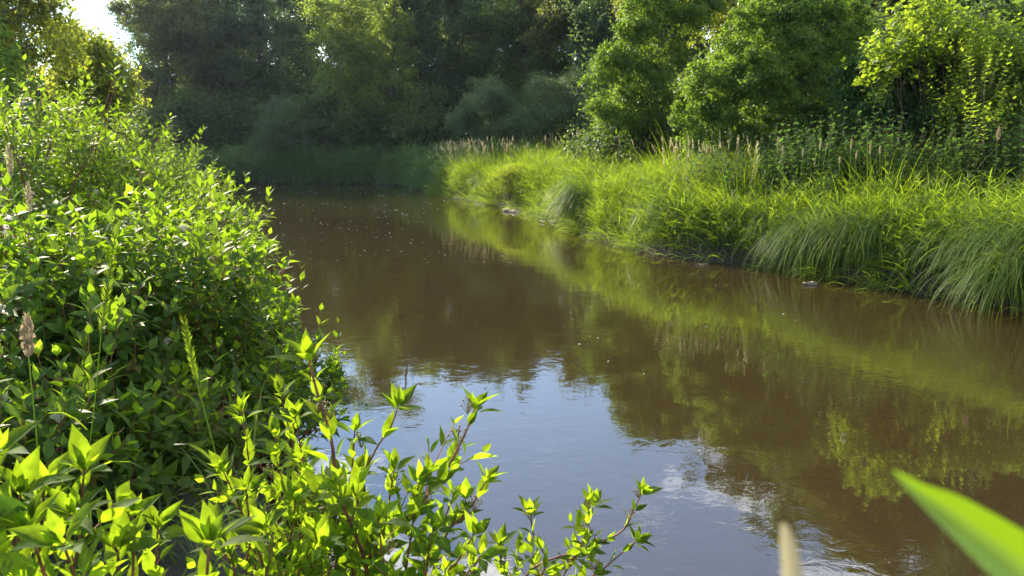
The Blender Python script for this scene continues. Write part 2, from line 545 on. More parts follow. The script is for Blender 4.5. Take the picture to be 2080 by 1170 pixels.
# ------------------------------------------------------------------ water
def water_material():
    m, nt, N, Lk = new_mat('river_water')
    out = N.new('ShaderNodeOutputMaterial')
    tc = N.new('ShaderNodeTexCoord')
    pb = N.new('ShaderNodeBsdfPrincipled')
    n0 = N.new('ShaderNodeTexNoise'); n0.inputs['Scale'].default_value = .12; n0.inputs['Detail'].default_value = 3
    Lk.new(tc.outputs['Object'], n0.inputs['Vector'])
    rp = N.new('ShaderNodeValToRGB')
    rp.color_ramp.elements[0].color = (.031, .021, .008, 1); rp.color_ramp.elements[1].color = (.038, .026, .010, 1)
    Lk.new(n0.outputs['Fac'], rp.inputs['Fac'])
    Lk.new(rp.outputs[0], pb.inputs['Base Color'])
    pb.inputs['Roughness'].default_value = .02
    pb.inputs['IOR'].default_value = WATER_IOR
    # fine ripples, stronger in patches, and a slow swell
    mp = N.new('ShaderNodeMapping'); mp.inputs['Scale'].default_value = (1.0, 1.25, 1)
    mp.inputs['Rotation'].default_value = (0, 0, R(-15))
    Lk.new(tc.outputs['Object'], mp.inputs[0])
    a = N.new('ShaderNodeTexNoise'); a.inputs['Scale'].default_value = 5.5; a.inputs['Detail'].default_value = 3; a.inputs['Distortion'].default_value = .6
    b = N.new('ShaderNodeTexNoise'); b.inputs['Scale'].default_value = 1.3; b.inputs['Detail'].default_value = 2
    c = N.new('ShaderNodeTexNoise'); c.inputs['Scale'].default_value = .28; c.inputs['Detail'].default_value = 2
    for n_ in (a, b): Lk.new(mp.outputs[0], n_.inputs['Vector'])
    Lk.new(tc.outputs['Object'], c.inputs['Vector'])
    rc = N.new('ShaderNodeMapRange'); rc.inputs['From Min'].default_value = .40; rc.inputs['From Max'].default_value = .62
    rc.inputs['To Min'].default_value = .12; rc.inputs['To Max'].default_value = 1.0
    Lk.new(c.outputs['Fac'], rc.inputs['Value'])
    mu = N.new('ShaderNodeMath'); mu.operation = 'MULTIPLY'
    Lk.new(a.outputs['Fac'], mu.inputs[0]); Lk.new(rc.outputs[0], mu.inputs[1])
    m2 = N.new('ShaderNodeMath'); m2.operation = 'MULTIPLY_ADD'; m2.inputs[1].default_value = 1.0
    Lk.new(b.outputs['Fac'], m2.inputs[0]); Lk.new(mu.outputs[0], m2.inputs[2])
    bp = N.new('ShaderNodeBump'); bp.inputs['Strength'].default_value = 1.0; bp.inputs['Distance'].default_value = WATER_BUMP
    Lk.new(m2.outputs[0], bp.inputs['Height'])
    Lk.new(bp.outputs[0], pb.inputs['Normal'])
    Lk.new(pb.outputs[0], out.inputs['Surface'])
    return m


WATER_IOR = 2.1
WATER_BUMP = .0028
mb = MB()
wx = np.linspace(-90, 60, 16); wy = np.linspace(-40, 70, 12)
WX, WY = np.meshgrid(wx, wy)
ii = np.arange(11)[:, None] * 16 + np.arange(15)[None, :]
mb.add(np.stack([WX.ravel(), WY.ravel(), np.zeros(WX.size)], -1), np.stack([ii, ii + 1, ii + 17, ii + 16], -1).reshape(-1, 4))
tag(link('river_water', mb.mesh('river_water'), water_material()), kind='structure')


# ------------------------------------------------------------------ trees
def crown(lobes, n_clump, n_leaf, clump_r, leaf, aspect, kind='low', limbs=18, base=(0, 0, 0), trunk_r=.18, trunk_pts=None,
          outward=.55, droop=.35, inner=.45, shell_lo=-0.6, sub=0):
    """Leaf mesh and wood mesh of one tree, from ellipsoid lobes (cx,cy,cz,rx,ry,rz) relative to its base."""
    lb = np.array(lobes, float)
    if sub:
        dd = rdir(len(lb) * sub)
        dd[:, 2] = np.where(dd[:, 2] < -.5, -dd[:, 2], dd[:, 2])
        src = np.repeat(lb, sub, 0)
        rr = rng.uniform(.28, .48, len(src))[:, None]
        sl_ = np.concatenate([src[:, :3] + dd * src[:, 3:] * .78, src[:, 3:] * rr], 1)
        core = lb.copy(); core[:, 3:] *= .7
        lb = np.concatenate([sl_, core])
    wgt = (lb[:, 3] * lb[:, 4] + lb[:, 3] * lb[:, 5] + lb[:, 4] * lb[:, 5])
    wgt /= wgt.sum()
    which = rng.choice(len(lb), n_clump, p=wgt)
    d = rdir(n_clump * 1)
    d[:, 2] = np.where(d[:, 2] < shell_lo, -d[:, 2], d[:, 2])
    rad = inner + (1 - inner) * rng.random(n_clump) ** .6
    c = lb[which, :3] + d * rad[:, None] * lb[which, 3:] * (1 + .10 * rng.normal(size=(n_clump, 1)))
    # leaves around each clump
    per = np.maximum(4, rng.poisson(n_leaf / n_clump, n_clump))
    idx = np.repeat(np.arange(n_clump), per)
    n = len(idx)
    cr = clump_r * rng.uniform(.6, 1.35, n_clump)
    off = rng.normal(size=(n, 3)) * np.array([.55, .55, .38]) * cr[idx][:, None]
    od = nrm(d * np.array([1, 1, .6]) + 1e-6)
    off += od[idx] * (rng.uniform(-.6, .6, n) * cr[idx])[:, None]
    off[:, 2] -= .35 * (off[:, 0] ** 2 + off[:, 1] ** 2) / cr[idx]
    p = c[idx] + off
    a = od[idx] * outward + rng.normal(size=(n, 3)) * .6 + np.array([0, 0, -droop])
    nn = np.array([0, 0, .8]) + od[idx] * .4 + rng.normal(size=(n, 3)) * .55
    sz = leaf * rng.uniform(.65, 1.3, n)
    mbl = MB()
    keep = p[:, 2] > 0.05
    leaves(mbl, p[keep], a[keep], nn[keep], sz[keep], (sz * aspect)[keep], kind, curl=.15, fold=.2)
    # wood
    mbw = MB()
    top = lb[:, 2].max()
    if trunk_pts is None:
        hi = lb[np.argmax(lb[:, 2])]
        k = np.linspace(0, 1, 8)
        tx = hi[0] * k ** 1.3 + .12 * np.sin(k * 5 + rng.random() * 6) * top * .08
        ty = hi[1] * k ** 1.3 + .12 * np.sin(k * 4 + rng.random() * 6) * top * .08
        trunk_pts = np.stack([tx, ty, -.25 + (top + hi[5] * .5 + .25) * k], -1)
    trunk_pts = np.asarray(trunk_pts, float)
    tube(mbw, trunk_pts, np.linspace(1, .12, len(trunk_pts)) ** .8 * trunk_r, 8)
    ends = []
    sel = rng.choice(n_clump, min(limbs, n_clump), replace=False)
    for s in sel:
        e = c[s]
        zt = np.clip(e[2] - np.linalg.norm(e[:2]) * .55, trunk_pts[0, 2] + .4, trunk_pts[-1, 2])
        st = np.array([np.interp(zt, trunk_pts[:, 2], trunk_pts[:, k]) for k in range(3)])
        k = np.linspace(0, 1, 6)[:, None]
        path = st * (1 - k) + e * k
        path[:, 2] += np.sin(k[:, 0] * math.pi) * np.linalg.norm(e - st) * .10
        path[1:-1] += rng.normal(size=(4, 3)) * np.linalg.norm(e - st) * .035
        r0 = trunk_r * .38 * (1 - .5 * zt / max(top, .1))
        tube(mbw, path, np.linspace(r0, r0 * .15, 6), 5)
        ends += [path[-1], path[-2], path[3]]
    # twigs fork from the outer half of every limb
    e = np.repeat(np.array(ends), 5, 0)
    twigs(mbw, e, e + rng.normal(size=e.shape) * clump_r * .9, clump_r * .03, clump_r * .01, rng.normal(size=e.shape) * clump_r * .12)
    return mbl.mesh('crown'), mbw.mesh('trunk', smooth=True)


def tree(name, loc, label, cat, meshes, lm, bm, group=None, rz=0, sc=(1, 1, 1)):
    r = empty(name, loc, rz)
    r.scale = sc
    tag(r, label, cat, group)
    link('crown' if cat == 'tree' else 'foliage', meshes[0], M[lm], r)
    link('trunk' if cat == 'tree' else 'stems', meshes[1], M[bm], r)
    return r


# prototypes for the wood across the bend: tall, open crowns
def rand_tree_lobes(h, w, n):
    L = [(0, 0, h * .72, w * .55, w * .55, h * .24)]
    for i in range(n):
        a = i * 2.4 + rng.random()
        z = h * (.10 + .80 * (i + rng.random()) / n)
        rr = w * (1.0 - .55 * abs(z / h - .5)) * rng.uniform(.4, .75)
        s = w * rng.uniform(.34, .54)
        L.append((rr * math.cos(a), rr * math.sin(a), z, s, s, s * rng.uniform(.75, 1.1)))
    return L


PROTO = []
for i in range(5):
    h = 15.0
    PROTO.append(crown(rand_tree_lobes(h, [4.4, 3.6, 5.0, 3.9, 4.6][i], [20, 19, 22, 19, 21][i]), 520, 46000, .50, .20, .62, 'low', 46,
                       trunk_r=.26, inner=.45, sub=5))

# (pixel column, distance, height, prototype, label)
WOOD = [
    (5, 66, 14.5, 0, 'tall tree of the far wood glimpsed through the yellowish crown on the left bank'),
    (372, 62, 14.6, 1, 'dark open-crowned tree at the edge of the sky gap across the bend'),
    (385, 66, 15.5, 2, 'second dark tree from the sky gap, standing behind the shaded far bank'),
    (470, 70, 17.5, 3, 'tall dark tree of the far wood behind the small round bush'),
    (545, 66, 15.5, 4, 'dark tree directly above the small round bush on the far bank'),
    (625, 78, 19.0, 0, 'dark tree just left of the sunlit overhanging crown in the far wood'),
    (770, 66, 16.5, 1, 'dark tree just right of the sunlit overhanging crown in the far wood'),
    (850, 62, 16.0, 2, 'dark tree with leaning limbs in the middle of the far wood'),
    (935, 68, 17.5, 3, 'tall dark tree whose trunk rises above the left end of the grey-green willow bush'),
    (1010, 63, 16.5, 4, 'dark tree rising straight above the middle of the grey-green willow bush'),
    (1090, 58, 14.6, 0, 'tree with sun-flecked lower limbs behind the second willow bush'),
    (1165, 54, 14.2, 1, 'dark tree between the willow bushes and the column-shaped sunlit tree'),
    (1260, 50, 13, 2, 'dark tree rising behind the column-shaped sunlit tree'),
    (1390, 45, 14.6, 3, 'dark tree rising behind the gap between the column-shaped tree and big round bush'),
    (1545, 40, 15.6, 4, 'dark tree rising behind the top of the big round bush'),
    (1720, 36, 17.5, 0, 'dark tree rising behind the right shoulder of the big round bush'),
    (1870, 33, 17, 1, 'dark tree rising behind the vine-covered bush'),
    (2010, 31, 16, 2, 'dark tree rising behind the yellow-tipped bush at the right edge'),
    (2190, 30, 15, 3, 'dark tree standing at the far right, mostly beyond the frame'),
    (700, 90, 21.0, 2, 'tallest tree standing deep in the far wood behind the sunlit crown'),
    (1320, 68, 16.5, 1, 'dark tree standing deep in the wood behind the column-shaped tree'),
    (420, 84, 17.0, 4, 'dark tree standing deep in the wood to the right of the sky gap'),
    (880, 84, 20.0, 0, 'dark tree standing deep in the middle of the far wood'),
    (1120, 78, 19.0, 3, 'dark tree standing deep in the wood behind the willow bushes'),
    (1640, 52, 16.5, 2, 'dark tree standing deep in the wood behind the big round bush'),
    (1830, 46, 15.5, 4, 'dark tree standing deep in the wood behind the vine-covered bush'),
    (500, 92, 18.0, 1, 'dark tree at the back of the wood above the small round bush'),
    (1000, 92, 21.0, 2, 'dark tree at the back of the wood above the willow bush'),
]
for k, (u, d, h, pi, lab) in enumerate(WOOD):
    x = (u - CX) / F * d
    s = h / 15.0
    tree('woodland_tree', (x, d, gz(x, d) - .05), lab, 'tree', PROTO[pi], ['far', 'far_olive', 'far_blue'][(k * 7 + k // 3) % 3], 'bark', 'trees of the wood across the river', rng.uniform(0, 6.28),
         (s * rng.uniform(.9, 1.1), s * rng.uniform(.9, 1.1), s))

# undergrowth of the far wood: dark shrubs at the feet of the trees
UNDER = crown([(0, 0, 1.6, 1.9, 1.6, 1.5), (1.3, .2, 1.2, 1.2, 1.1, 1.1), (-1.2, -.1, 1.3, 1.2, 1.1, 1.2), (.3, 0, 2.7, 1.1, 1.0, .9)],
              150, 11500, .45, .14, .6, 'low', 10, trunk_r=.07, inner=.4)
US = [(60, 46, 2.2, 'dark shrub at the left margin behind the tall corner tree'), (-60, 40, 2.2, 'dark shrub beyond the left margin behind the corner tree'),
      (150, 52, 1.9, 'dark shrub behind the yellow-green tree of the left-bank thicket'), (215, 70, 1.8, 'dark shrub right below the sky gap at upper left'),
      (1480, 31, 1.6, 'dark shrub behind the left side of the big round bush'), (1590, 29, 1.6, 'dark shrub behind the middle of the big round bush'),
      (1700, 27, 1.6, 'dark shrub behind the right foot of the big round bush'), (1800, 24.5, 1.5, 'dark shrub behind the vine-covered bush'),
      (1920, 23, 1.5, 'dark shrub seen between the vine-covered bush and yellow-tipped bush'), (2050, 22, 1.5, 'dark shrub behind the yellow-tipped bush'),
      (2180, 21, 1.6, 'dark shrub beyond the right edge of the picture'), (1240, 42, 1.8, 'dark shrub behind the lower left limbs of the column-shaped tree'),
      (560, 66, 2.3, 'dark shrub deep in the wood behind the small round bush'), (460, 66, 2.2, 'dark shrub deep in the wood left of the small round bush'),
      (680, 68, 2.4, 'dark shrub deep in the wood beneath the sunlit overhanging crown'), (780, 70, 2.4, 'dark shrub deep in the wood under the leaning limbs'),
      (880, 66, 2.3, 'dark shrub deep in the wood left of the willow bushes'), (350, 68, 2.2, 'dark shrub deep in the wood under the tree at the sky gap'),
      (250, 60, 1.5, 'dark shrub at the foot of the wood beside the left-bank thicket'), (330, 58, 1.3, 'dark shrub on the far bank below the tree at the sky gap'),
      (420, 60, 1.6, 'dark shrub filling the wood edge left of the small round bush'), (505, 62, 1.4, 'dark shrub touching the left side of the small round bush'),
      (640, 58, 1.5, 'dark shrub right of the small round bush on the far bank'), (720, 60, 1.8, 'dark shrub beneath the sunlit overhanging crown'),
      (800, 58, 1.7, 'dark shrub at the wood edge below the middle of the far wood'), (870, 56, 1.6, 'dark shrub at the wood edge just left of the willow bush'),
      (1190, 46, 1.3, 'dark shrub between the second willow bush and the column-shaped tree'), (1400, 33, 1.2, 'dark shrub in the gap between the column-shaped tree and big round bush'),
      (1262, 28.5, 1.0, 'dark shrub under the sunlit left edge of the column-shaped tree'), (1345, 29.5, 1.1, 'dark shrub under the dark right side of the column-shaped tree'), (1300, 36, 1.3, 'dark shrub behind the foot of the column-shaped tree'),
      (1000, 62, 2.0, 'dark shrub in the wood behind the grey-green willow bush'), (1110, 58, 1.9, 'dark shrub in the wood behind the second willow bush')]
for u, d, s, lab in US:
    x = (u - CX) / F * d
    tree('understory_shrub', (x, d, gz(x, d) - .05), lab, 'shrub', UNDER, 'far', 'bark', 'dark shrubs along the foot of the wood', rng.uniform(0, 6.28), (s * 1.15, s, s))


def px_lobes(base, lobes):
    """Lobes given as (u, v, distance, radius in px across, radius in px up) turned to metres relative to the base point."""
    out = []
    for u, v, d, ru, rv in lobes:
        p = P(u, v, d) - np.asarray(base)
        rx, rz = ru / F * d, rv / F * d
        out.append((p[0], p[1], p[2], rx, (rx + rz) * .45, rz))
    return out


def px_tree(name, u, d, lobes, lab, cat, lm, n_clump, n_leaf, clump_r, leaf, aspect, kind='low', trunk_r=.12, limbs=20, bm='bark', inner=.45, group=None, **kw):
    x = (u - CX) / F * d
    base = np.array([x, d, gz(x, d) - .05])
    ms = crown(px_lobes(base, lobes), n_clump, n_leaf, clump_r, leaf, aspect, kind, limbs, trunk_r=trunk_r, inner=inner, **kw)
    return tree(name, base, lab, cat, ms, lm, bm, group)


# sunlit tree leaning over the far bank
px_tree('overhanging_tree', 790, 56, [(690, 20, 55, 70, 75), (665, 100, 54.5, 42, 45), (700, 90, 55.5, 60, 60), (668, 165, 54, 38, 30), (740, 130, 56, 65, 60), (760, 20, 57, 80, 80),
                                     (800, 90, 57, 70, 70), (640, 40, 54, 38, 40), (700, -70, 56, 75, 70), (780, -90, 57, 90, 80), (720, 215, 56, 50, 35), (820, 190, 57, 60, 50), (720, 60, 55, 60, 60), (700, 130, 54.5, 50, 45), (760, 90, 56, 60, 60), (790, 150, 55.5, 70, 60), (770, 235, 56, 75, 45), (840, 245, 56.5, 65, 45), (730, 180, 55, 50, 50)],
        'pale sunlit tree leaning out from the dark wood across the bend', 'tree', 'pale_far', 760, 60000, .46, .16, .6, sub=5, trunk_r=.2, limbs=34, droop=.7)
# small round bush on the far bank
px_tree('round_bush', 565, 54, [(562, 245, 54, 44, 42), (548, 218, 54, 28, 25), (585, 225, 54, 28, 25), (560, 290, 54, 48, 40), (600, 270, 54, 40, 38)],
        'small round grey-green bush on the shaded far bank', 'bush', 'willow', 110, 9000, .35, .12, .4, trunk_r=.06, limbs=12)
# willows
px_tree('willow_bush', 990, 45, [(975, 220, 44, 55, 45), (930, 250, 43.5, 32, 32), (1020, 205, 45, 50, 45), (990, 190, 45, 35, 30), (960, 265, 44, 60, 35), (1040, 250, 45, 60, 40)],
        'grey-green willow bush above the tan seed heads at the bend', 'bush', 'willow', 300, 24000, .32, .11, .35, sub=5, trunk_r=.08, limbs=16)
px_tree('willow_bush', 1120, 43, [(1110, 195, 43, 50, 48), (1155, 200, 43, 50, 50), (1090, 240, 42, 50, 35), (1150, 245, 42, 60, 35), (1190, 225, 43, 40, 40)],
        'second willow bush, darker, right of the grey-green one', 'bush', 'willow', 260, 20000, .32, .11, .35, sub=5, trunk_r=.08, limbs=16)
# column-shaped tree right of the bend
px_tree('sunlit_tree', 1290, 27, [(1240, 115, 26.5, 36, 32), (1225, 160, 26.3, 32, 32), (1215, 220, 26, 30, 30), (1300, 45, 27, 62, 50), (1360, 60, 27.5, 65, 65), (1290, 110, 27, 50, 55),
                                 (1330, 150, 27.5, 70, 70), (1290, 210, 27.3, 70, 50), (1370, 220, 28, 55, 50), (1380, 0, 28, 70, 55), (1420, 30, 28, 50, 60), (1320, -20, 27.5, 50, 40), (1250, 250, 26.3, 55, 35), (1320, 260, 27, 60, 40), (1390, 265, 27.5, 50, 40), (1290, 165, 26.6, 55, 45)],
        'column-shaped tree with sunlit left edge and dark hollow right side', 'tree', 'bush', 700, 74000, .22, .088, .62, trunk_r=.14, limbs=34, inner=.6, sub=6)
px_tree('pale_tree', 1480, 29, [(1450, 30, 29, 40, 40), (1480, -10, 29, 45, 40), (1420, -20, 29, 45, 40), (1530, -40, 29, 60, 40), (1440, 65, 29.5, 45, 45)],
        'pale yellow-green tree top peeping between the column-shaped tree and big round bush', 'tree', 'yellow', 120, 9000, .32, .09, .6, trunk_r=.1, limbs=16)
# the big round bush
px_tree('round_bush', 1570, 21.5, [(1560, 110, 21.5, 105, 85), (1500, 130, 21, 70, 60), (1440, 190, 20.7, 62, 52), (1420, 235, 20.6, 50, 38), (1470, 260, 20.5, 70, 45), (1580, 280, 20.6, 80, 45), (1680, 260, 21, 70, 50), (1420, 285, 20.4, 50, 32), (1510, 290, 20.3, 70, 35), (1600, 170, 21, 110, 100), (1540, 200, 20.5, 90, 80),
                                  (1630, 60, 21.5, 75, 55), (1690, 70, 22, 60, 55), (1560, 50, 21.6, 60, 45), (1640, 170, 21.2, 85, 85), (1710, 160, 22, 60, 80), (1600, 255, 21, 90, 50), (1700, 25, 22, 35, 35), (1630, 15, 21.8, 35, 28), (1660, -15, 22, 60, 40), (1570, 20, 22, 60, 40), (1720, 40, 22.2, 45, 50), (1740, 110, 22.2, 40, 60)],
        'big round dense green bush standing over the sunny grass', 'bush', 'bush', 1100, 105000, .16, .078, .62, trunk_r=.12, limbs=40, inner=.5, sub=9)
# vine-covered bush at right
px_tree('dark_bush', 1860, 18.2, [(1880, 150, 18, 95, 75), (1800, 200, 18.2, 70, 60), (1840, 230, 17.8, 90, 60), (1950, 180, 18, 80, 70), (1900, 250, 17.5, 90, 50), (1770, 250, 18.5, 60, 50), (1980, 235, 17.3, 70, 50), (2060, 230, 17, 70, 50), (1930, 215, 17.3, 80, 40), (1850, 130, 18.3, 70, 60), (1740, 200, 19, 50, 60), (1990, 185, 17.6, 70, 55), (2070, 190, 17.4, 70, 60), (2000, 130, 18, 60, 60)],
        'dark bush under the bright vine leaves at right', 'bush', 'weed', 460, 40000, .2, .09, .7, trunk_r=.1, limbs=22, inner=.55, sub=5)
px_tree('yellow_bush', 2040, 17.0, [(2010, 170, 17, 60, 60), (2070, 150, 17, 70, 65), (2110, 200, 16.5, 80, 80), (2030, 240, 16.8, 70, 50), (2150, 130, 17, 70, 60)],
        'bush with yellow-green tips at the right edge of the picture', 'bush', 'vine', 260, 22000, .22, .07, .6, trunk_r=.09, limbs=20, inner=.5)
# left bank trees
px_tree('pale_tree', 210, 19, [(215, 150, 18.6, 55, 55), (245, 175, 18.4, 42, 40), (180, 110, 19, 60, 55), (200, 215, 18.5, 60, 45), (150, 170, 19, 60, 60), (235, 215, 18.2, 40, 35), (130, 80, 19.5, 50, 45)],
        'yellow-green sunlit tree at the edge of the left-bank thicket', 'tree', 'yellow', 260, 13000, .24, .10, .6, trunk_r=.09, limbs=28, sub=5)
px_tree('thicket_tree', 60, 17, [(60, 60, 17, 80, 70), (10, 20, 17, 90, 80), (90, 20, 17.5, 50, 50), (90, 130, 16.5, 75, 55), (20, 140, 16.5, 80, 60), (-60, 90, 16, 80, 90), (60, -40, 17, 90, 60), (-30, -60, 17, 80, 60)],
        'tall dark-limbed tree in the upper left corner behind the dogwoods', 'tree', 'yellow', 330, 13000, .28, .105, .5, trunk_r=.12, limbs=44, sub=5)
px_tree('thicket_tree', -120, 14, [(-130, 60, 14, 110, 100), (-60, 150, 13.5, 80, 80), (-150, 190, 13.5, 110, 80)],
        'tree at the left margin behind the tall dogwood', 'tree', 'bush', 160, 14000, .26, .08, .6, trunk_r=.12, limbs=20)


# ------------------------------------------------------------------ dogwood shrubs of the left bank
def dogwood(loc, rx, ry, h, n_shoot, ll, kind='mid', flowers=3, label='', mat='dogwood', ncut=None, group='dogwood shrubs along the left bank', extra=()):
    asp = .43 if loc[1] < 8 else .33
    if loc[1] < 7: kind = 'fine'
    r = empty('dogwood_shrub', loc)
    tag(r, label, 'shrub', group)
    mbl, mbs = MB(), MB()
    d = rdir(n_shoot)
    d[:, 2] = np.abs(d[:, 2]) * 1.0 - .22
    d = nrm(d)
    d[:, :2] *= (1 + .35 * np.clip(d[:, 2:3], 0, 1))
    lump = 1 + .24 * np.sin(d[:, 0] * 5 + loc[0] * 3) * np.sin(d[:, 1] * 6 + loc[1]) + .07 * rng.normal(size=n_shoot)
    rad = np.clip((.5 + .5 * rng.random(n_shoot) ** .55) * lump, .4, 1.18)
    zc = h * .45
    o = d * rad[:, None] * np.array([rx, ry, h - zc]) + np.array([0, 0, zc])
    o[:, 2] = np.maximum(o[:, 2], .08)
    ln = rng.uniform(.16, .34, n_shoot) * (ll / .09) ** .7
    sd = nrm(d * .55 + np.array([0, 0, .75]) + rng.normal(size=(n_shoot, 3)) * .3)
    shoots(mbl, mbs, o - sd * ln[:, None] * .6, sd, ln, 5, ll, ll * asp, kind, .003)
    # a few leaders standing above the mass
    nl = max(4, n_shoot // 18)
    s = rng.choice(n_shoot, nl)
    s = s[d[s, 2] > .3]
    if len(s):
        l2 = rng.uniform(.3, .5, len(s)) * (ll / .09) ** .5
        s2 = nrm(np.array([0, 0, 1.0]) + d[s] * .3 + rng.normal(size=(len(s), 3)) * .12)
        shoots(mbl, mbs, o[s], s2, l2, 5, ll * .95, ll * .4, kind, .0035, th=(60, 18))
    for (u0, v0, u1, v1, dd_) in extra:          # single sprigs that stand clear of the mass
        e0, e1 = P(u0, v0, dd_) - np.asarray(loc), P(u1, v1, dd_) - np.asarray(loc)
        shoots(mbl, mbs, e0[None], (e1 - e0)[None], np.array([np.linalg.norm(e1 - e0)]), 6, ll * 1.1, ll * .42, kind, .003, th=(60, 20))
    # main stems
    nst = 14
    for i in range(nst):
        e = o[np.argsort(-rad)[i * 3]]
        k = np.linspace(0, 1, 6)[:, None]
        b = np.array([rng.normal() * rx * .18, rng.normal() * ry * .18, -.15])
        path = b * (1 - k) + e * k
        path[:, 2] += np.sin(k[:, 0] * math.pi) * .12 * h
        tube(mbs, path, np.linspace(.016, .004, 6), 5)
    link('foliage', mbl.mesh('dogwood_foliage', smooth=(kind == 'fine')), M[mat], r)
    link('stems', mbs.mesh('dogwood_stems', smooth=True), M['twig'], r)
    for i in range(flowers):
        cand = np.where((d[:, 2] > .1) & (rad > .85) & (d[:, 1] < .35))[0]
        if len(cand) == 0: break
        c = o[rng.choice(cand)] + np.array([0, -.02, .04])
        link('flower_cluster', flower_mesh(c), M['cream'], r)
    return r


def flower_mesh(c, rad=.03, n=46):
    mbf = MB()
    a = rng.uniform(0, 6.28, n)
    rr = rad * np.sqrt(rng.random(n))
    p = np.stack([rr * np.cos(a), rr * np.sin(a), .012 * (1 - (rr / rad) ** 2) + rng.normal(size=n) * .003], -1) + c
    for j in range(4):
        b = a + j * 1.57
        leaves(mbf, p, np.stack([np.cos(b), np.sin(b), np.full(n, .35)], -1), np.array([[0, 0, 1.0]]) + 0 * p, .006, .0035, 'low')
    twigs(mbf, np.repeat(np.asarray(c)[None] - np.array([[0, 0, .035]]), n, 0), p, .0008, .0006)
    return mbf.mesh('flower_cluster')


# (u, v of the top, distance, rx, ry, shoots, leaf length, label)
DOG = [
    (40, 470, 4.3, .75, .7, 330, .085, 4, 'leafy dogwood at the left edge below the two tan seed heads'),
    (250, 420, 5.0, .75, .7, 380, .085, 4, 'bright dogwood with a crown of upright shoots, left of centre in the thicket'),
    (350, 490, 5.9, .75, .7, 340, .085, 3, 'dogwood at the middle of the thicket with small pale flower heads'),
    (440, 590, 6.6, .62, .65, 260, .08, 2, 'dogwood leaning over the water below the long sideways sprig'),
    (528, 700, 5.6, .5, .5, 210, .08, 2, 'low dogwood at the water edge behind the tall foreground stem'),
    (350, 410, 8.6, .8, .8, 300, .085, 2, 'dogwood with a lone bright sprig raised against the brown water'),
    (285, 370, 8.0, .9, .85, 330, .085, 3, 'dogwood in the sunny middle of the left bank'),
    (130, 520, 7.0, .8, .8, 200, .085, 2, 'shaded dogwood behind the tan seed heads'),
    (265, 285, 12.5, 1.15, 1.1, 320, .09, 2, 'rounded sunny dogwood at the outer curve of the left bank'),
    (200, 225, 10.5, 1.15, 1.1, 360, .09, 2, 'dogwood in front of the yellow-green tree on the left bank'),
    (95, 150, 9.0, 1.05, 1.0, 380, .09, 1, 'tall arching dogwood near the upper left corner'),
    (0, 185, 8.0, .9, .9, 300, .09, 1, 'dark leafy dogwood touching the left edge at mid height'),
    (225, 265, 17, 1.25, 1.3, 300, .10, 0, 'farthest dogwood on the left bank, next to the shaded bend'),
    (270, 310, 15, 1.2, 1.1, 280, .10, 0, 'dogwood with brownish twigs where the left bank turns away'),
    (180, 800, 3.7, .6, .5, 200, .085, 2, 'shaded dogwood in the dark hollow at left, flecked with white highlights'),
    (400, 740, 4.7, .7, .6, 240, .08, 3, 'shaded lower dogwood above the dark gap near the water'),
    (430, 770, 5.2, .5, .5, 220, .08, 1, 'low shaded dogwood beside the patch of reflected sky'),
    (-130, 430, 4.5, .8, .8, 260, .085, 0, 'dogwood just past the left margin of the picture'),
    (-40, 800, 3.2, .5, .5, 150, .085, 1, 'dogwood at the left margin in front of the dark hollow'),
]
for u, v, d, rx, ry, ns, ll, fl, lab in DOG:
    t = P(u, v, d)
    x, y = t[0], d + ry * .3
    z0 = max(gz(x, y) - .05, 0.02)
    dogwood((x, y, z0), rx, ry, t[2] - z0 - .1, int(ns * 1.15), ll * (1.27 if d < 9 else 1.1), 'mid', fl, lab, extra={350410: [(415, 450, 452, 396, 8.2)], 350490: [(455, 505, 548, 490, 6.0), (440, 480, 500, 470, 6.0)]}.get(u * 1000 + v, ()))

# ------------------------------------------------------------------ grass of the right bank (uncountable)
bank = np.array([(24, -3.5), (13.5, 6.0), (9.8, 9.4)] + [tuple(p) for p in right_line] + [(-5.2, 44.5), (-6.8, 49), (-9.5, 52.0)])
seg = np.linalg.norm(np.diff(bank, axis=0), axis=1)
cum = np.concatenate([[0], np.cumsum(seg)])
SB0, SB1 = cum[1] + 0.5, cum[-4]


def along(line, cu, s):
    return np.stack([np.interp(s, cu, line[:, 0]), np.interp(s, cu, line[:, 1])], -1)


def bank_points(n, s0, s1, o0, o1, line=bank, cu=cum, pw=1.0):
    s = rng.uniform(s0, s1, n)
    o = o0 + (o1 - o0) * rng.random(n) ** pw
    p = along(line, cu, s)
    q = along(line, cu, s + .3) - along(line, cu, s - .3)
    q = nrm(q)
    nr = np.stack([q[:, 1], -q[:, 0]], -1)      # to the land side (right of travel)
    return p + nr * o[:, None], -nr, o, s


def patch(x, y, f=.55):
    return wob(x * f + 5, y * f + 1)


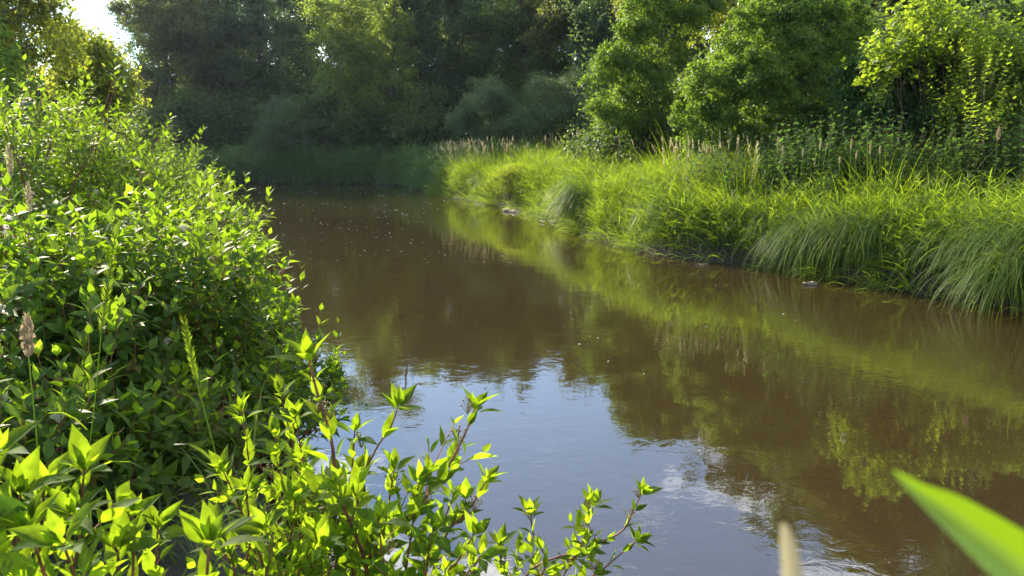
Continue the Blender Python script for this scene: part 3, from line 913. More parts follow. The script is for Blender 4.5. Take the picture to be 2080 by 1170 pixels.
# leafy upright shoots
def leafy_grass(mb, n, s0, s1, o0, o1, hmin, hmax, lw, line=bank, cu=cum, pw=.9, nl=7, ll=.36, sel=None):
    p, wn, o, s = bank_points(n, s0, s1, o0, o1, line, cu, pw)
    if sel is not None:
        k = sel(p, o, s)
        p, wn, o = p[k], wn[k], o[k]
    n = len(p)
    z = ground(p[:, 0], p[:, 1])
    k = z > .12
    p, wn, o, z = p[k], wn[k], o[k], z[k]
    n = len(p)
    h = rng.uniform(hmin, hmax, n) * (.82 + .34 * patch(p[:, 0], p[:, 1], .9)) * np.clip(.72 + .4 * o, .6, 1)
    b = np.stack([p[:, 0], p[:, 1], z - .03], -1)
    lean = np.stack([wn[:, 0], wn[:, 1], np.zeros(n)], -1) * (np.clip(.5 - .35 * o, 0, .5))[:, None] + rng.normal(size=(n, 3)) * .12
    d = nrm(lean + np.array([0, 0, 1.0]))
    tip = b + d * h[:, None]
    twigs(mb, b, tip, lw * .22, lw * .12, rows=2)
    for i in range(nl):
        t = .22 + .78 * (i + rng.random(n) * .6) / nl
        q = b * (1 - t)[:, None] + tip * t[:, None]
        a = rng.uniform(0, 6.28, n)
        sid = np.stack([np.cos(a), np.sin(a), np.zeros(n)], -1)
        ld = d * rng.uniform(.6, 1.2, n)[:, None] + sid * .55
        ribbons(mb, q, ld, ll * rng.uniform(.6, 1.2, n), lw * rng.uniform(.7, 1.2, n), rng.uniform(.3, 1.5, n), rows=5)
    return tip, d


def grass_clumps(mb, n, s0, s1, o0, o1, per, hmin, hmax, lw, rad, splay=.55, droop=(.5, 2.2), pw=1.0):
    """Mounds of blades that fan out from many crowns, each leaning its own way."""
    p, wn, o, s = bank_points(n, s0, s1, o0, o1, pw=pw)
    z = ground(p[:, 0], p[:, 1])
    k = z > .08
    p, wn, o, z = p[k], wn[k], o[k], z[k]
    n = len(p)
    hf = rng.uniform(.62, 1.2, n) * (.9 + .25 * patch(p[:, 0], p[:, 1], .8))
    rf = rng.uniform(.6, 1.4, n) * rad
    ln = np.concatenate([rng.normal(size=(n, 2)) * .22 + wn * np.clip(.45 - .4 * o, 0, .45)[:, None], np.zeros((n, 1))], 1)
    m = np.maximum(5, (per * rf / rad * rng.uniform(.6, 1.4, n)).astype(int))
    idx = np.repeat(np.arange(n), m)
    N = len(idx)
    off = rng.normal(size=(N, 2)) * rf[idx][:, None] * .5
    q = p[idx] + off
    zz = np.maximum(ground(q[:, 0], q[:, 1]), .05)
    rr = off / rf[idx][:, None]
    d = np.concatenate([rr * splay, np.ones((N, 1))], 1) + ln[idx] + rng.normal(size=(N, 3)) * .17
    L = rng.uniform(hmin, hmax, N) * hf[idx] * np.clip(1.12 - .3 * np.linalg.norm(rr, axis=1), .5, 1.12)
    ribbons(mb, np.stack([q[:, 0], q[:, 1], zz - .03], -1), d, L, lw * rng.uniform(.65, 1.35, N), rng.uniform(*droop, N), rows=6)


mbg = MB()
leafy_grass(mbg, 5200, SB0, SB1, -.05, .9, .45, 1.3, .015, nl=9, ll=.34)
leafy_grass(mbg, 7200, SB0, SB1, .4, 3.0, .9, 1.6, .0145)
leafy_grass(mbg, 8000, SB0, SB1, 2.5, 8.5, 1.2, 1.9, .017)
grass_clumps(mbg, 330, SB0, SB1, .0, .8, 80, .55, 1.25, .012, .34, .8, (.5, 2.4))
grass_clumps(mbg, 420, SB0, SB1, .7, 3.2, 125, 1.1, 1.95, .0125, .42, .45, (.3, 1.6))
grass_clumps(mbg, 300, SB0, SB1, 2.8, 8.0, 115, 1.2, 2.1, .015, .5, .5, (.3, 1.8))
tag(link('bank_grass', mbg.mesh('bank_grass'), M['grass']), 'tall bright green grass covering the sunny right bank', 'grass', kind='stuff')

# drooping tussocks hanging over the water
mbd = MB()
nt = 420
p, wn, o, s = bank_points(nt, SB0 - .5, SB1, .12, .8)
want = np.clip(-.3 + .9 * np.sin(s * .9 + .6) * np.sin(s * .37 + 1.0) + np.where(s < cum[4] + .3, 1.0, 0) + np.where(s > cum[9], -.3, 0), .02, 1)
k = rng.random(nt) < want * .8
p, wn, o, s = p[k], wn[k], o[k], s[k]
nt = len(p)
z = ground(p[:, 0], p[:, 1])
big = rng.uniform(.75, 1.35, nt)
per = (170 * big).astype(int)
idx = np.repeat(np.arange(nt), per)
n = len(idx)
base = np.stack([p[:, 0], p[:, 1], np.maximum(z, .25)], -1)[idx] + rng.normal(size=(n, 3)) * np.array([.13, .13, .05])
a = rng.normal(size=n) * .75
ca, sa = np.cos(a), np.sin(a)
wx_, wy_ = wn[idx, 0], wn[idx, 1]
hd = np.stack([wx_ * ca - wy_ * sa, wx_ * sa + wy_ * ca], -1)
d = np.stack([hd[:, 0] * .42, hd[:, 1] * .42, np.full(n, 1.0)], -1) + rng.normal(size=(n, 3)) * .14
sd = np.stack([-hd[:, 1], hd[:, 0], rng.normal(size=n) * .25], -1)
ribbons(mbd, base, d, rng.uniform(.9, 1.75, n) * big[idx], .010 * (1 + np.clip(base[:, 1] - 14, 0, 30) / 18) * rng.uniform(.7, 1.35, n), rng.uniform(1.7, 3.4, n), rows=8, side=sd)
tag(link('drooping_grass', mbd.mesh('drooping_grass'), M['droop']), 'long drooping grass hanging from the right bank over the water', 'grass', kind='stuff')


def seed_heads(mb, tip, d, L, Wd, kind='low'):
    """Feathery spindle heads on stalks."""
    n = len(tip)
    L = np.broadcast_to(L, (n,)); Wd = np.broadcast_to(Wd, (n,))
    for i in range(11):
        t = i / 10
        q = tip + d * (L * t)[:, None]
        w = Wd * (.35 + math.sin(math.pi * (.12 + .85 * t)))
        a = rng.uniform(0, 6.28, n)
        sid = np.stack([np.cos(a), np.sin(a), np.zeros(n)], -1)
        leaves(mb, q, d * .9 + sid * .5, np.cross(d, sid) + .3 * sid, L * .22, w * .8, kind)


mbs_ = MB()
for (s0, s1, o0, o1, n, hm, hx, zone) in [
        (SB0, SB1, .8, 6.5, 180, 1.4, 2.1, None),
        (cum[14] - 2, SB1 + .6, .3, 2.0, 420, 1.5, 2.0, 'tip'),
        (cum[11] + 1, cum[13], 2.2, 5.0, 130, 1.7, 2.15, 'mid'),
        (cum[7], cum[9] + 1, 1.0, 3.4, 130, 1.4, 1.9, 'tan'),
        (cum[9], SB1, 4.0, 8.0, 110, 1.7, 2.2, 'back')]:
    p, wn, o, s = bank_points(n, s0, s1, o0, o1)
    k = patch(p[:, 0], p[:, 1], 1.1) + rng.normal(size=n) * .25 > -.05
    p, wn, o = p[k], wn[k], o[k]
    z = ground(p[:, 0], p[:, 1])
    b = np.stack([p[:, 0], p[:, 1], z], -1)
    h = rng.uniform(hm, hx, len(b))
    d = nrm(np.array([0, 0, 1.0]) + rng.normal(size=(len(b), 3)) * .2 + np.stack([wn[:, 0], wn[:, 1], 0 * o], -1) * .12)
    tip = b + d * h[:, None]
    twigs(mbs_, b, tip, .004, .003, rows=2)
    seed_heads(mbs_, tip, d, rng.uniform(.14, .24, len(b)), rng.uniform(.03, .05, len(b)))
tag(link('seed_heads', mbs_.mesh('seed_heads'), M['seed']), 'tan feathery seed heads standing among the grass of the right bank', 'seed heads', kind='stuff')

# far bank grass, in shade
far_line = np.array([tuple(p) for p in right_line[-2:]] + [tuple(p) for p in bend_line[:-1]])
fc = np.concatenate([[0], np.cumsum(np.linalg.norm(np.diff(far_line, axis=0), axis=1))])
mbf = MB()
leafy_grass(mbf, 7000, 0.2, fc[-1] - 1, .1, 5.5, 1.3, 2.0, .05, far_line, fc, 1.0, 6, .6)
p, wn, o, s = bank_points(16000, .2, fc[-1] - 1, .0, 2.0, far_line, fc)
z = np.maximum(ground(p[:, 0], p[:, 1]), .1)
n = len(p)
d = np.stack([wn[:, 0] * .5, wn[:, 1] * .5, np.full(n, 1.0)], -1) + rng.normal(size=(n, 3)) * .25
ribbons(mbf, np.stack([p[:, 0], p[:, 1], z - .03], -1), d, rng.uniform(.9, 2.0, n) * (1 + .3 * patch(p[:, 0], p[:, 1], .9)), .03 * rng.uniform(.7, 1.3, n), rng.uniform(1.2, 3, n), rows=6)
tag(link('far_bank_grass', mbf.mesh('far_bank_grass'), M['fargrass']), 'shaded blue-green grass along the far bank of the bend', 'grass', kind='stuff')

# yellow-flowered clump on the bank
def flower_clump(u, v, d, rx, h, lab, n=420):
    x = (u - CX) / F * d
    b = np.array([x, d, gz(x, d) - .03])
    t = P(u, v, d)
    H = t[2] - b[2]
    r = empty('yellow_flower_clump', b)
    tag(r, lab, 'wildflowers')
    o = rng.normal(size=(n, 2)) * rx * .45
    top = np.stack([o[:, 0], o[:, 1] * .8, H * (1 - .35 * (o ** 2).sum(1) / rx ** 2) + rng.normal(size=n) * .06], -1)
    bot = np.stack([o[:, 0] * .5, o[:, 1] * .4, np.zeros(n)], -1)
    ms, ml, mf = MB(), MB(), MB()
    twigs(ms, bot, top, .004, .002)
    for i in range(8):
        k = rng.uniform(.25, .95, n)[:, None]
        dd = rdir(n); dd[:, 2] = np.abs(dd[:, 2]) * .6
        leaves(ml, bot * (1 - k) + top * k, dd, np.array([[0, 0, 1.0]]) + .3 * rdir(n), .09, .03, 'low')
    for i in range(14):
        dd = rdir(n); dd[:, 2] = np.abs(dd[:, 2])
        leaves(mf, top + rng.normal(size=(n, 3)) * .035, dd, rdir(n) + np.array([0, 0, .8]), .04, .028, 'low')
    link('stems', ms.mesh('stems'), M['twigd'], r)
    link('foliage', ml.mesh('foliage'), M['vine'], r)
    link('blooms', mf.mesh('blooms'), M['yflower'], r)


flower_clump(1055, 340, 31.0, 1.3, 1, 'large clump of yellow-green flowers on the bank past the tan seed heads', 640)
flower_clump(1320, 350, 22.0, .22, 1, 'small pale yellow flower clump in the grass below the column-shaped tree', 80)
# weeds under the right-hand bushes
WEED = [(1500, 290, 18.6, .75, 'low leafy weeds at the left foot of the big round bush'), (1610, 268, 17.6, .85, 'leafy dark weeds at the right foot of the big round bush'),
        (1700, 248, 17.0, .9, 'tall dark weeds left of the vine-covered bush'), (1800, 246, 16.4, .95, 'dark weeds below the vine-covered bush'),
        (1890, 240, 16.0, .95, 'dark nettle-like weeds below the bright vine shoots'), (1980, 246, 15.4, .95, 'dark weeds under the yellow-tipped bush'),
        (2075, 250, 15.0, 1.0, 'dark weeds at the right edge of the picture')]
for u, v, d, rx, lab in WEED:
    t = P(u, v, d)
    b = np.array([t[0], d, gz(t[0], d) - .03])
    r = tag(empty('weed_patch', b), lab, 'weeds', 'dark weeds under the right-hand bushes')
    ml, ms = MB(), MB()
    n = 230
    o = rng.normal(size=(n, 2)) * rx * .55
    H = t[2] - b[2]
    st = np.stack([o[:, 0], o[:, 1], np.zeros(n)], -1)
    hh = H * rng.uniform(.45, 1.05, n) * (.85 + .25 * np.sin(o[:, 0] * 4 + u))
    sd = nrm(np.array([0, 0, 1.0]) + rng.normal(size=(n, 3)) * .1)
    shoots(ml, ms, st, sd, hh, 13, .12, .07, 'mid', .004, th=(85, 45), upb=.8)
    link('foliage', ml.mesh('foliage'), M['weed'], r)
    link('stems', ms.mesh('stems'), M['twigd'], r)

# vine: large bright leaves climbing over the dark bush, long shoots standing up
x = (1870 - CX) / F * 17.6
vb = np.array([x, 17.6, gz(x, 17.6) - .03])
r = tag(empty('climbing_vine', vb), 'bright yellow-green vine with big leaves climbing over the dark bush', 'vine')
ml, ms = MB(), MB()
spots = [(1790, 110), (1780, 130), (1820, 90), (1840, 75), (1800, 140), (1860, 60), (1885, 50), (1895, 30), (1900, 70), (1920, 60), (1850, 110), (1880, 95), (1930, 85), (1815, 120), (1830, 140), (1905, 45), (1890, 15), (1845, 40),
         (1780, 165), (1960, 100), (1985, 70), (2000, 90), (1950, 120), (2020, 100), (1910, 110), (1870, 130), (2040, 80), (1860, 150)]
for (u, v) in spots:
    e = P(u, v, 17.4 + rng.normal() * .3) - vb
    m_ = 14
    oo = e + rng.normal(size=(m_, 3)) * np.array([.20, .25, .16])
    shoots(ml, ms, oo, np.array([0, 0, 1.0]) + rng.normal(size=(m_, 3)) * .45, rng.uniform(.18, .4, m_), 4, .13, .105, 'mid', .004, th=(85, 40), upb=.2)
    k = np.linspace(0, 1, 7)[:, None]
    path = np.array([rng.normal() * .4, rng.normal() * .3, 0]) * (1 - k) + e * k
    path[:, 0] += np.sin(k[:, 0] * 5) * .12
    tube(ms, path, np.linspace(.014, .005, 7), 5)
link('foliage', ml.mesh('foliage'), M['vine'], r)
link('stems', ms.mesh('stems'), M['twigd'], r)

# shoots standing out of the round bush and yellow bush
x = (2050 - CX) / F * 16.6
vb = np.array([x, 16.6, gz(x, 16.6) - .03])
r = tag(empty('young_saplings', vb), 'thicket of young yellow-green shoots at the right edge above the weeds', 'saplings')
ml, ms = MB(), MB()
for i in range(60):
    u = rng.uniform(1960, 2160); v = rng.uniform(75, 170)
    e = P(u, v, 16.6 + rng.normal() * .4) - vb
    n_ = 5
    shoots(ml, ms, (e - np.array([0, 0, .5]) + rng.normal(size=(n_, 3)) * .12), np.array([[0, 0, 1.0]]) + rng.normal(size=(n_, 3)) * .15, rng.uniform(.6, .9, n_), 10, .08, .05, 'low', .004, th=(75, 35))
    shoots(ml, ms, (e - np.array([0, 0, 1.3]) + rng.normal(size=(n_ * 2, 3)) * .25), np.array([[0, 0, 1.0]]) + rng.normal(size=(n_ * 2, 3)) * .35, rng.uniform(.6, 1.0, n_ * 2), 10, .085, .055, 'low', .004, th=(80, 40))
    k = np.linspace(0, 1, 4)[:, None]
    tube(ms, np.array([e[0] * .7, e[1] * .7, 0]) * (1 - k) + (e - np.array([0, 0, .5])) * k, np.linspace(.009, .005, 4), 4)
link('foliage', ml.mesh('foliage'), M['vine'], r)
link('stems', ms.mesh('stems'), M['twigd'], r)


# tall seed spikes one can count, in front of the dark weeds
def seed_stalk(u, v, d, L, w, mat, lab, group=None, n=26, base=None):
    top = P(u, v, d)
    bx = top[0] + rng.normal() * .16 if base is None else base[0]
    by = d if base is None else base[1]
    b = np.array([bx, by, gz(bx, by) - .03])
    r = tag(empty('seed_stalk', b), lab, 'grass stalk', group)
    e = top - b
    dd = nrm(e)
    ms, mh = MB(), MB()
    low = e - dd * L
    k = np.linspace(0, 1, 5)[:, None]
    path = low * k
    path[:, 0] += np.sin(k[:, 0] * math.pi) * .02
    tube(ms, path, np.linspace(.003, .002, 5) * max(1, d / 11), 5)
    q = np.repeat(low[None], n * 5, 0)
    t = np.tile(np.linspace(0, 1, n), 5)
    a = rng.uniform(0, 6.28, n * 5)
    sid = np.stack([np.cos(a), np.sin(a), np.zeros(n * 5)], -1)
    ww = w * np.clip(np.sin(math.pi * (.1 + .88 * t)), .08, 1) * (.55 + .45 * np.sin(t * 40) ** 2)
    leaves(mh, q + dd * (L * t)[:, None] + sid * (ww * .25)[:, None], dd * .9 + sid * .55, np.cross(sid, dd) + sid * .5, L * .13, ww * .5, 'low')
    tube(mh, np.stack([low, low + dd * L * .95]), [.003, .001], 4)
    ribbons(ms, low[None] * .45 + 0 * e, np.array([[.6, .1, .8]]), .3, .012, 1.2)
    ribbons(ms, low[None] * .65 + 0 * e, np.array([[-.6, .1, .8]]), .25, .012, 1.2)
    link('stem', ms.mesh('stem'), M['grass'], r)
    link('seed_head', mh.mesh('seed_head'), M[mat], r)


gl = 'pale seed spikes standing in front of the dark weeds'
for (u, v, L) in [(1590, 296, .18), (1632, 302, .14), (1668, 284, .2), (1681, 290, .15), (1730, 282, .2), (1741, 306, .17), (1768, 292, .2), (1788, 296, .15), (1655, 322, .13), (1706, 318, .15), (1920, 355, .2), (1886, 352, .15)]:
    seed_stalk(u, v, 14.6 + rng.normal() * .3, L, .036, 'seed', 'pale upright seed spike among the others in front of the dark weeds' if u < 1860 else
               ('stout tan seed spike in the bright grass right of the weeds' if u > 1900 else 'small tan seed spike left of the stout one in the bright grass'), gl if u < 1860 else None)
seed_stalk(2030, 258, 14.0, .24, .07, 'seedred', 'tall brownish seed stalk standing alone against the dark weeds at right')
seed_stalk(16, 296, 4.2, .17, .030, 'seed', 'upper tan seed head at the left edge in front of the dark dogwood')
seed_stalk(56, 372, 4.0, .15, .028, 'seed', 'lower tan seed head right of the other one near the left edge')
seed_stalk(54, 640, 2.4, .14, .045, 'seedred', 'pale brown feathery seed head in front of the shaded dogwood at left')
seed_stalk(228, 520, 2.9, .32, .008, 'grass', 'thin green grass spike rising before the shaded dogwood')
seed_stalk(372, 645, 2.9, .26, .010, 'grass', 'second thin green grass spike, beside the dark gap')

# long grass blades in the dark gap of the left bank
gapb = np.array([-1.45, 3.3, gz(-1.45, 3.3) - .02])
r = tag(empty('grass_tuft', gapb), 'tuft of long arching grass blades in the dark gap of the left bank', 'grass tuft')
mb = MB()
n = 90
dd = rdir(n); dd[:, 2] = 1.6
ribbons(mb, rng.normal(size=(n, 3)) * np.array([.25, .2, .0]), dd, rng.uniform(.4, .85, n), .013, rng.uniform(1, 2.2, n), rows=7)
link('blades', mb.mesh('blades'), M['droop'], r)
mb = MB()
n = 5200
q = np.stack([rng.uniform(-7, 1.2, n), rng.uniform(.3, 14, n)], -1)
s_ = sdist(q); k = (s_ > .15) & (s_ < 5)
q = q[k]; n = len(q)
dd = rdir(n); dd[:, 2] = 1.5
ribbons(mb, np.stack([q[:, 0], q[:, 1], ground(q[:, 0], q[:, 1]) - .02], -1), dd, rng.uniform(.2, .5, n), .010, rng.uniform(1, 2.2, n), rows=5)
tag(link('undergrowth_grass', mb.mesh('undergrowth_grass'), M['fargrass']), 'short shaded grass under the dogwoods of the left bank', 'grass', kind='stuff')


# ------------------------------------------------------------------ foreground dogwood
def smooth_path(pts, n):
    pts = np.asarray(pts, float)
    k = np.linspace(0, len(pts) - 1, n)
    out = []
    for x in k:
        i = int(min(x, len(pts) - 2)); t = x - i
        p0 = pts[max(i - 1, 0)]; p1 = pts[i]; p2 = pts[i + 1]; p3 = pts[min(i + 2, len(pts) - 1)]
        out.append(.5 * ((2 * p1) + (-p0 + p2) * t + (2 * p0 - 5 * p1 + 4 * p2 - p3) * t * t + (-p0 + 3 * p1 - 3 * p2 + p3) * t ** 3))
    return np.array(out)


def berries(c, n=16, rad=.022):
    mbb = MB()
    a = rdir(n); a[:, 2] = np.abs(a[:, 2])
    p = np.asarray(c) + a * rad * rng.uniform(.6, 1.2, n)[:, None]
    twigs(mbb, np.repeat(np.asarray(c)[None] - np.array([[0, 0, .02]]), n, 0), p, .0009, .0007)
    ico = np.array([(1, 0, 0), (-1, 0, 0), (0, 1, 0), (0, -1, 0), (0, 0, 1), (0, 0, -1)], float)
    tr = np.array([(0, 2, 4), (2, 1, 4), (1, 3, 4), (3, 0, 4), (2, 0, 5), (1, 2, 5), (3, 1, 5), (0, 3, 5)])
    for q in p:
        mbb.add(q + ico * rng.uniform(.0025, .0038), None, tr)
    return mbb.mesh('berry_cluster', smooth=True)


def fg_branch(shrub, sb, pts, ll, gap=.055, r0=.006, r1=.002, twn=0, twl=.16, bare=.0, th=(50, 22), berry=0, leaf_every=1.0):
    path = smooth_path([P(*q) for q in pts], 26) - sb
    ms, ml = MB(), MB()
    tube(ms, path, np.linspace(r0, r1, 26), 7)
    sl = np.concatenate([[0], np.cumsum(np.linalg.norm(np.diff(path, axis=0), axis=1))])
    tot = sl[-1]
    nn = max(3, int(tot * (1 - bare) / gap))
    phi = rng.uniform(0, 6.28)
    up = np.array([0, 0, 1.0])
    for i in range(nn):
        f = bare + (1 - bare) * (i + 1) / nn
        s = f * tot
        q = np.array([np.interp(s, sl, path[:, k]) for k in range(3)])
        q2 = np.array([np.interp(min(s + .03, tot), sl, path[:, k]) - np.interp(max(0, s - .03), sl, path[:, k]) for k in range(3)])
        dd = nrm(q2)
        e1 = nrm(np.cross(dd, np.array([.2, .9, .3]))); e2 = np.cross(dd, e1)
        phi += 1.57 + rng.normal() * .25
        for j in (0, 1):
            ph = phi + j * math.pi + rng.normal() * .2
            te = R(th[0] + (th[1] - th[0]) * f) + rng.normal() * .18
            ld = math.cos(te) * dd + math.sin(te) * (math.cos(ph) * e1 + math.sin(ph) * e2)
            n_ = nrm(dd - (dd @ ld) * ld) + .15 * up + rng.normal(size=3) * .18
            sz = (1.05 if f < .9 else .8) * rng.uniform(.6, 1.25)
            pet = ld * .008
            leaves(ml, (q + pet)[None], ld[None], n_[None], [ll * sz], [ll * sz * rng.uniform(.31, .42)], 'fine', curl=[.15 + rng.normal() * .1], fold=.18)
            ms_a = q[None]; twigs(ms, ms_a, (q + pet * 1.6)[None], .0013, .001, rows=2)
    # whorl of larger leaves just under the tip
    dd = nrm(path[-1] - path[-4])
    e1 = nrm(np.cross(dd, np.array([.2, .9, .3]))); e2 = np.cross(dd, e1)
    for i in range(6):
        ph = phi + i * math.pi / 2 + rng.normal() * .2
        te = R(56 - 5 * i) + rng.normal() * .15
        ld = math.cos(te) * dd + math.sin(te) * (math.cos(ph) * e1 + math.sin(ph) * e2)
        n_ = nrm(dd - (dd @ ld) * ld) + .2 * up + rng.normal(size=3) * .15
        sz = ll * rng.uniform(.8, 1.2)
        leaves(ml, (path[-2] + (path[-1] - path[-2]) * (i // 2) * .5 + ld * .006)[None], ld[None], n_[None], [sz], [sz * .42], 'fine', curl=[.2], fold=.18)
    # tip: a closing pair
    dd = nrm(path[-1] - path[-3])
    leaves(ml, np.repeat(path[-1:], 2, 0), dd + rng.normal(size=(2, 3)) * .25, rng.normal(size=(2, 3)), ll * .7, ll * .2, 'fine', curl=.05)
    if twn:
        f = np.sort(rng.uniform(max(.25, bare), .78, twn))
        oo = np.stack([np.interp(f * tot, sl, path[:, k]) for k in range(3)], -1)
        tg = nrm(np.gradient(path, axis=0))[(f * 25).astype(int)]
        dv = nrm(tg * .6 + rdir(twn) * .8 + up * .35)
        shoots(ml, ms, oo, dv, twl * rng.uniform(.6, 1.3, twn), 4, ll * .9, ll * .38, 'fine', .002, th=(52, 22), upb=.15, curl=.14)
    br = link('branch', ms.mesh('branch', smooth=True), M['twig'], shrub)
    link('leaves', ml.mesh('leaves', uv=True, smooth=True), M['dogwood_near'], br)
    for i in range(berry):
        f = rng.uniform(.75, 1.0)
        q = np.array([np.interp(f * tot, sl, path[:, k]) for k in range(3)])
        link('berry_cluster', berries(q + nrm(rdir(1)[0]) * .02 + np.array([0, 0, .015])), M['berry'], br)
    return br


def fg_shrub(u, d, label):
    x = (u - CX) / F * d
    b = np.array([x, d, max(gz(x, d) - .03, .02)])
    return tag(empty('dogwood_bush', b), label, 'shrub', 'foreground dogwoods'), b


# centre bush: tall stem and leaning stem
s1, b1 = fg_shrub(745, 1.7, 'foreground dogwood with one tall reddish stem and one leaning right over the reflected sky')
# tall stem
fg_branch(s1, b1, [(800, 1500, 1.75), (750, 1175, 1.7), (692, 1010, 1.68), (672, 890, 1.66), (645, 800, 1.64), (628, 735, 1.63)], .080, .05, .0058, .0024, 12, .16, .12, berry=2)
fg_branch(s1, b1, [(720, 1500, 1.75), (745, 1150, 1.72), (835, 1045, 1.72), (900, 965, 1.74), (945, 880, 1.76), (962, 835, 1.77)], .070, .05, .0055, .0022, 11, .15, .15, berry=3)
fg_branch(s1, b1, [(720, 1250, 1.8), (718, 1030, 1.8), (760, 920, 1.8), (792, 870, 1.8), (806, 835, 1.8)], .07, .085, .0035, .0018, 0, .1, .35)
fg_branch(s1, b1, [(840, 1300, 1.9), (900, 1100, 1.9), (950, 1040, 1.9), (985, 980, 1.9)], .068, .055, .004, .002, 3, .1, .2, berry=1)
for (u0, u1, v1, d, tw, be) in [(700, 720, 880, 1.85, 3, 1), (660, 600, 850, 1.85, 3, 0), (760, 800, 960, 1.8, 3, 1), (850, 920, 1010, 1.95, 3, 1), (820, 850, 985, 1.7, 3, 0), (900, 960, 1090, 1.8, 3, 0), (780, 770, 1060, 1.6, 3, 1),
                            (640, 560, 930, 1.9, 3, 0), (860, 880, 1080, 1.6, 3, 0), (940, 975, 1130, 1.7, 2, 1), (720, 730, 960, 1.95, 3, 0)]:
    fg_branch(s1, b1, [(u0 * .5 + 370, 1480, d), (u0, 1190, d), ((u0 + u1) / 2, (1190 + v1) / 2, d), (u1, v1, d - .03)], .062, .040, .0040, .0018, tw + 1, .14, .2, berry=be)
# bush left of it
s2, b2 = fg_shrub(560, 2.0, 'foreground dogwood with pointed upright shoots left of the tall reddish stem')
for (u0, u1, v1, d, tw, be) in [(520, 492, 840, 2.0, 4, 0), (540, 455, 960, 1.9, 4, 0), (560, 560, 890, 2.05, 4, 1), (600, 610, 940, 1.95, 4, 1), (500, 500, 1000, 1.8, 3, 0), (560, 600, 1020, 1.75, 4, 1), (480, 440, 1060, 1.8, 2, 0),
                            (620, 660, 1030, 1.8, 4, 0), (540, 540, 1080, 1.6, 3, 0), (600, 650, 1110, 1.6, 3, 0), (660, 690, 1100, 1.7, 3, 0), (640, 570, 800, 2.15, 3, 0)]:
    fg_branch(s2, b2, [(u0 * .5 + 280, 1480, d), (u0, 1190, d), ((u0 + u1) / 2 + 8, (1190 + v1) / 2, d), (u1, v1, d - .03)], .064, .040, .0040, .0018, tw + 1, .14, .12, berry=be)
# right sprigs over the water
s3, b3 = fg_shrub(1040, 2.3, 'low dogwood sprig reaching right over the reflected blue sky')
fg_branch(s3, b3, [(1020, 1420, 2.3), (1060, 1180, 2.3), (1190, 1115, 2.3), (1262, 1080, 2.3), (1285, 1040, 2.3), (1302, 1005, 2.3)], .07, .065, .0045, .002, 6, .14, .2, berry=2)
fg_branch(s3, b3, [(1040, 1420, 2.3), (1090, 1200, 2.25), (1110, 1140, 2.25), (1085, 1090, 2.25), (1078, 1050, 2.25)], .068, .06, .004, .002, 4, .12, .25, berry=1)
fg_branch(s3, b3, [(1040, 1420, 2.35), (1140, 1180, 2.35), (1180, 1110, 2.35), (1195, 1060, 2.35), (1205, 1030, 2.35)], .068, .06, .004, .002, 4, .12, .25, berry=1)
fg_branch(s3, b3, [(1020, 1420, 2.2), (1050, 1210, 2.2), (1020, 1160, 2.2), (1015, 1110, 2.2)], .066, .06, .004, .002, 3, .1, .25)
fg_branch(s3, b3, [(1040, 1420, 2.3), (1160, 1210, 2.25), (1220, 1160, 2.25), (1290, 1100, 2.25)], .066, .06, .004, .002, 4, .1, .25, berry=1)
# bottom-left bush, close to the camera
s4, b4 = fg_shrub(120, 1.25, 'big-leaved dogwood in the bottom left corner')
for (u0, u1, v1, d, tw) in [(-20, -10, 925, 1.2, 1), (140, 170, 960, 1.25, 1), (60, 90, 990, 1.3, 1), (20, 40, 1010, 1.2, 1), (200, 150, 1050, 1.2, 1), (100, 60, 1080, 1.1, 1), (260, 270, 1050, 1.4, 2), (0, -20, 1060, 1.1, 1),
                        (300, 320, 1080, 1.45, 2), (220, 240, 1120, 1.3, 2), (160, 130, 1110, 1.05, 1)]:
    fg_branch(s4, b4, [(u0 * .6 + 40, 1600, d), (u0, 1230, d), ((u0 + u1) / 2 + 6, (1230 + v1) / 2, d), (u1, v1, d - .02)], .070, .042, .004, .002, tw + 2, .10, .1)
# blurred shoot near the lens with paler leaves beneath
s5, b5 = fg_shrub(410, .95, 'single blurred dogwood shoot with a raised leaf pair at the bottom')
br = fg_branch(s5, b5, [(400, 1800, .95), (415, 1300, .95), (420, 1180, .95), (424, 1115, .95)], .07, .06, .003, .002, 0, .1, .2)
ml = MB()
q = P(424, 1112, .95) - b5
leaves(ml, np.repeat(q[None], 2, 0), np.array([(-.62, .1, .78), (.5, -.1, .86)]), np.array([(.5, -.7, .5), (-.5, -.7, .5)]), [.066, .064], [.026, .026], 'fine', curl=[-.12, -.1], fold=.16)
link('leaf', ml.mesh('leaf', uv=True, smooth=True), M['dogwood_near'], s5)

# ------------------------------------------------------------------ broad blade close to the lens, and a pale dry stub
def wide_blade(name, base, pts, widths, nvec, mat, lab, cat, fold=.22):
    r = tag(empty(name, base), lab, cat)
    path = smooth_path([P(*q) for q in pts], 24) - base
    w = np.interp(np.linspace(0, 1, 24), np.linspace(0, 1, len(widths)), widths)
    tan = nrm(np.gradient(path, axis=0))
    nv = np.asarray(nvec, float)
    side = nrm(np.cross(tan, nv))
    nn = np.cross(side, tan)
    cols = np.array([-1, -.55, 0, .55, 1.0])
    v = path[:, None, :] + side[:, None, :] * (w[:, None] * .5 * cols[None])[..., None] + nn[:, None, :] * (w[:, None] * fold * np.abs(cols)[None])[..., None]
    n = 24
    i = np.arange(n - 1)[:, None] * 5 + np.arange(4)[None]
    mb = MB()
    mb.add(v.reshape(-1, 3), np.stack([i, i + 1, i + 6, i + 5], -1).reshape(-1, 4))
    link('blade', mb.mesh('blade', smooth=True), M[mat], r)
    return r


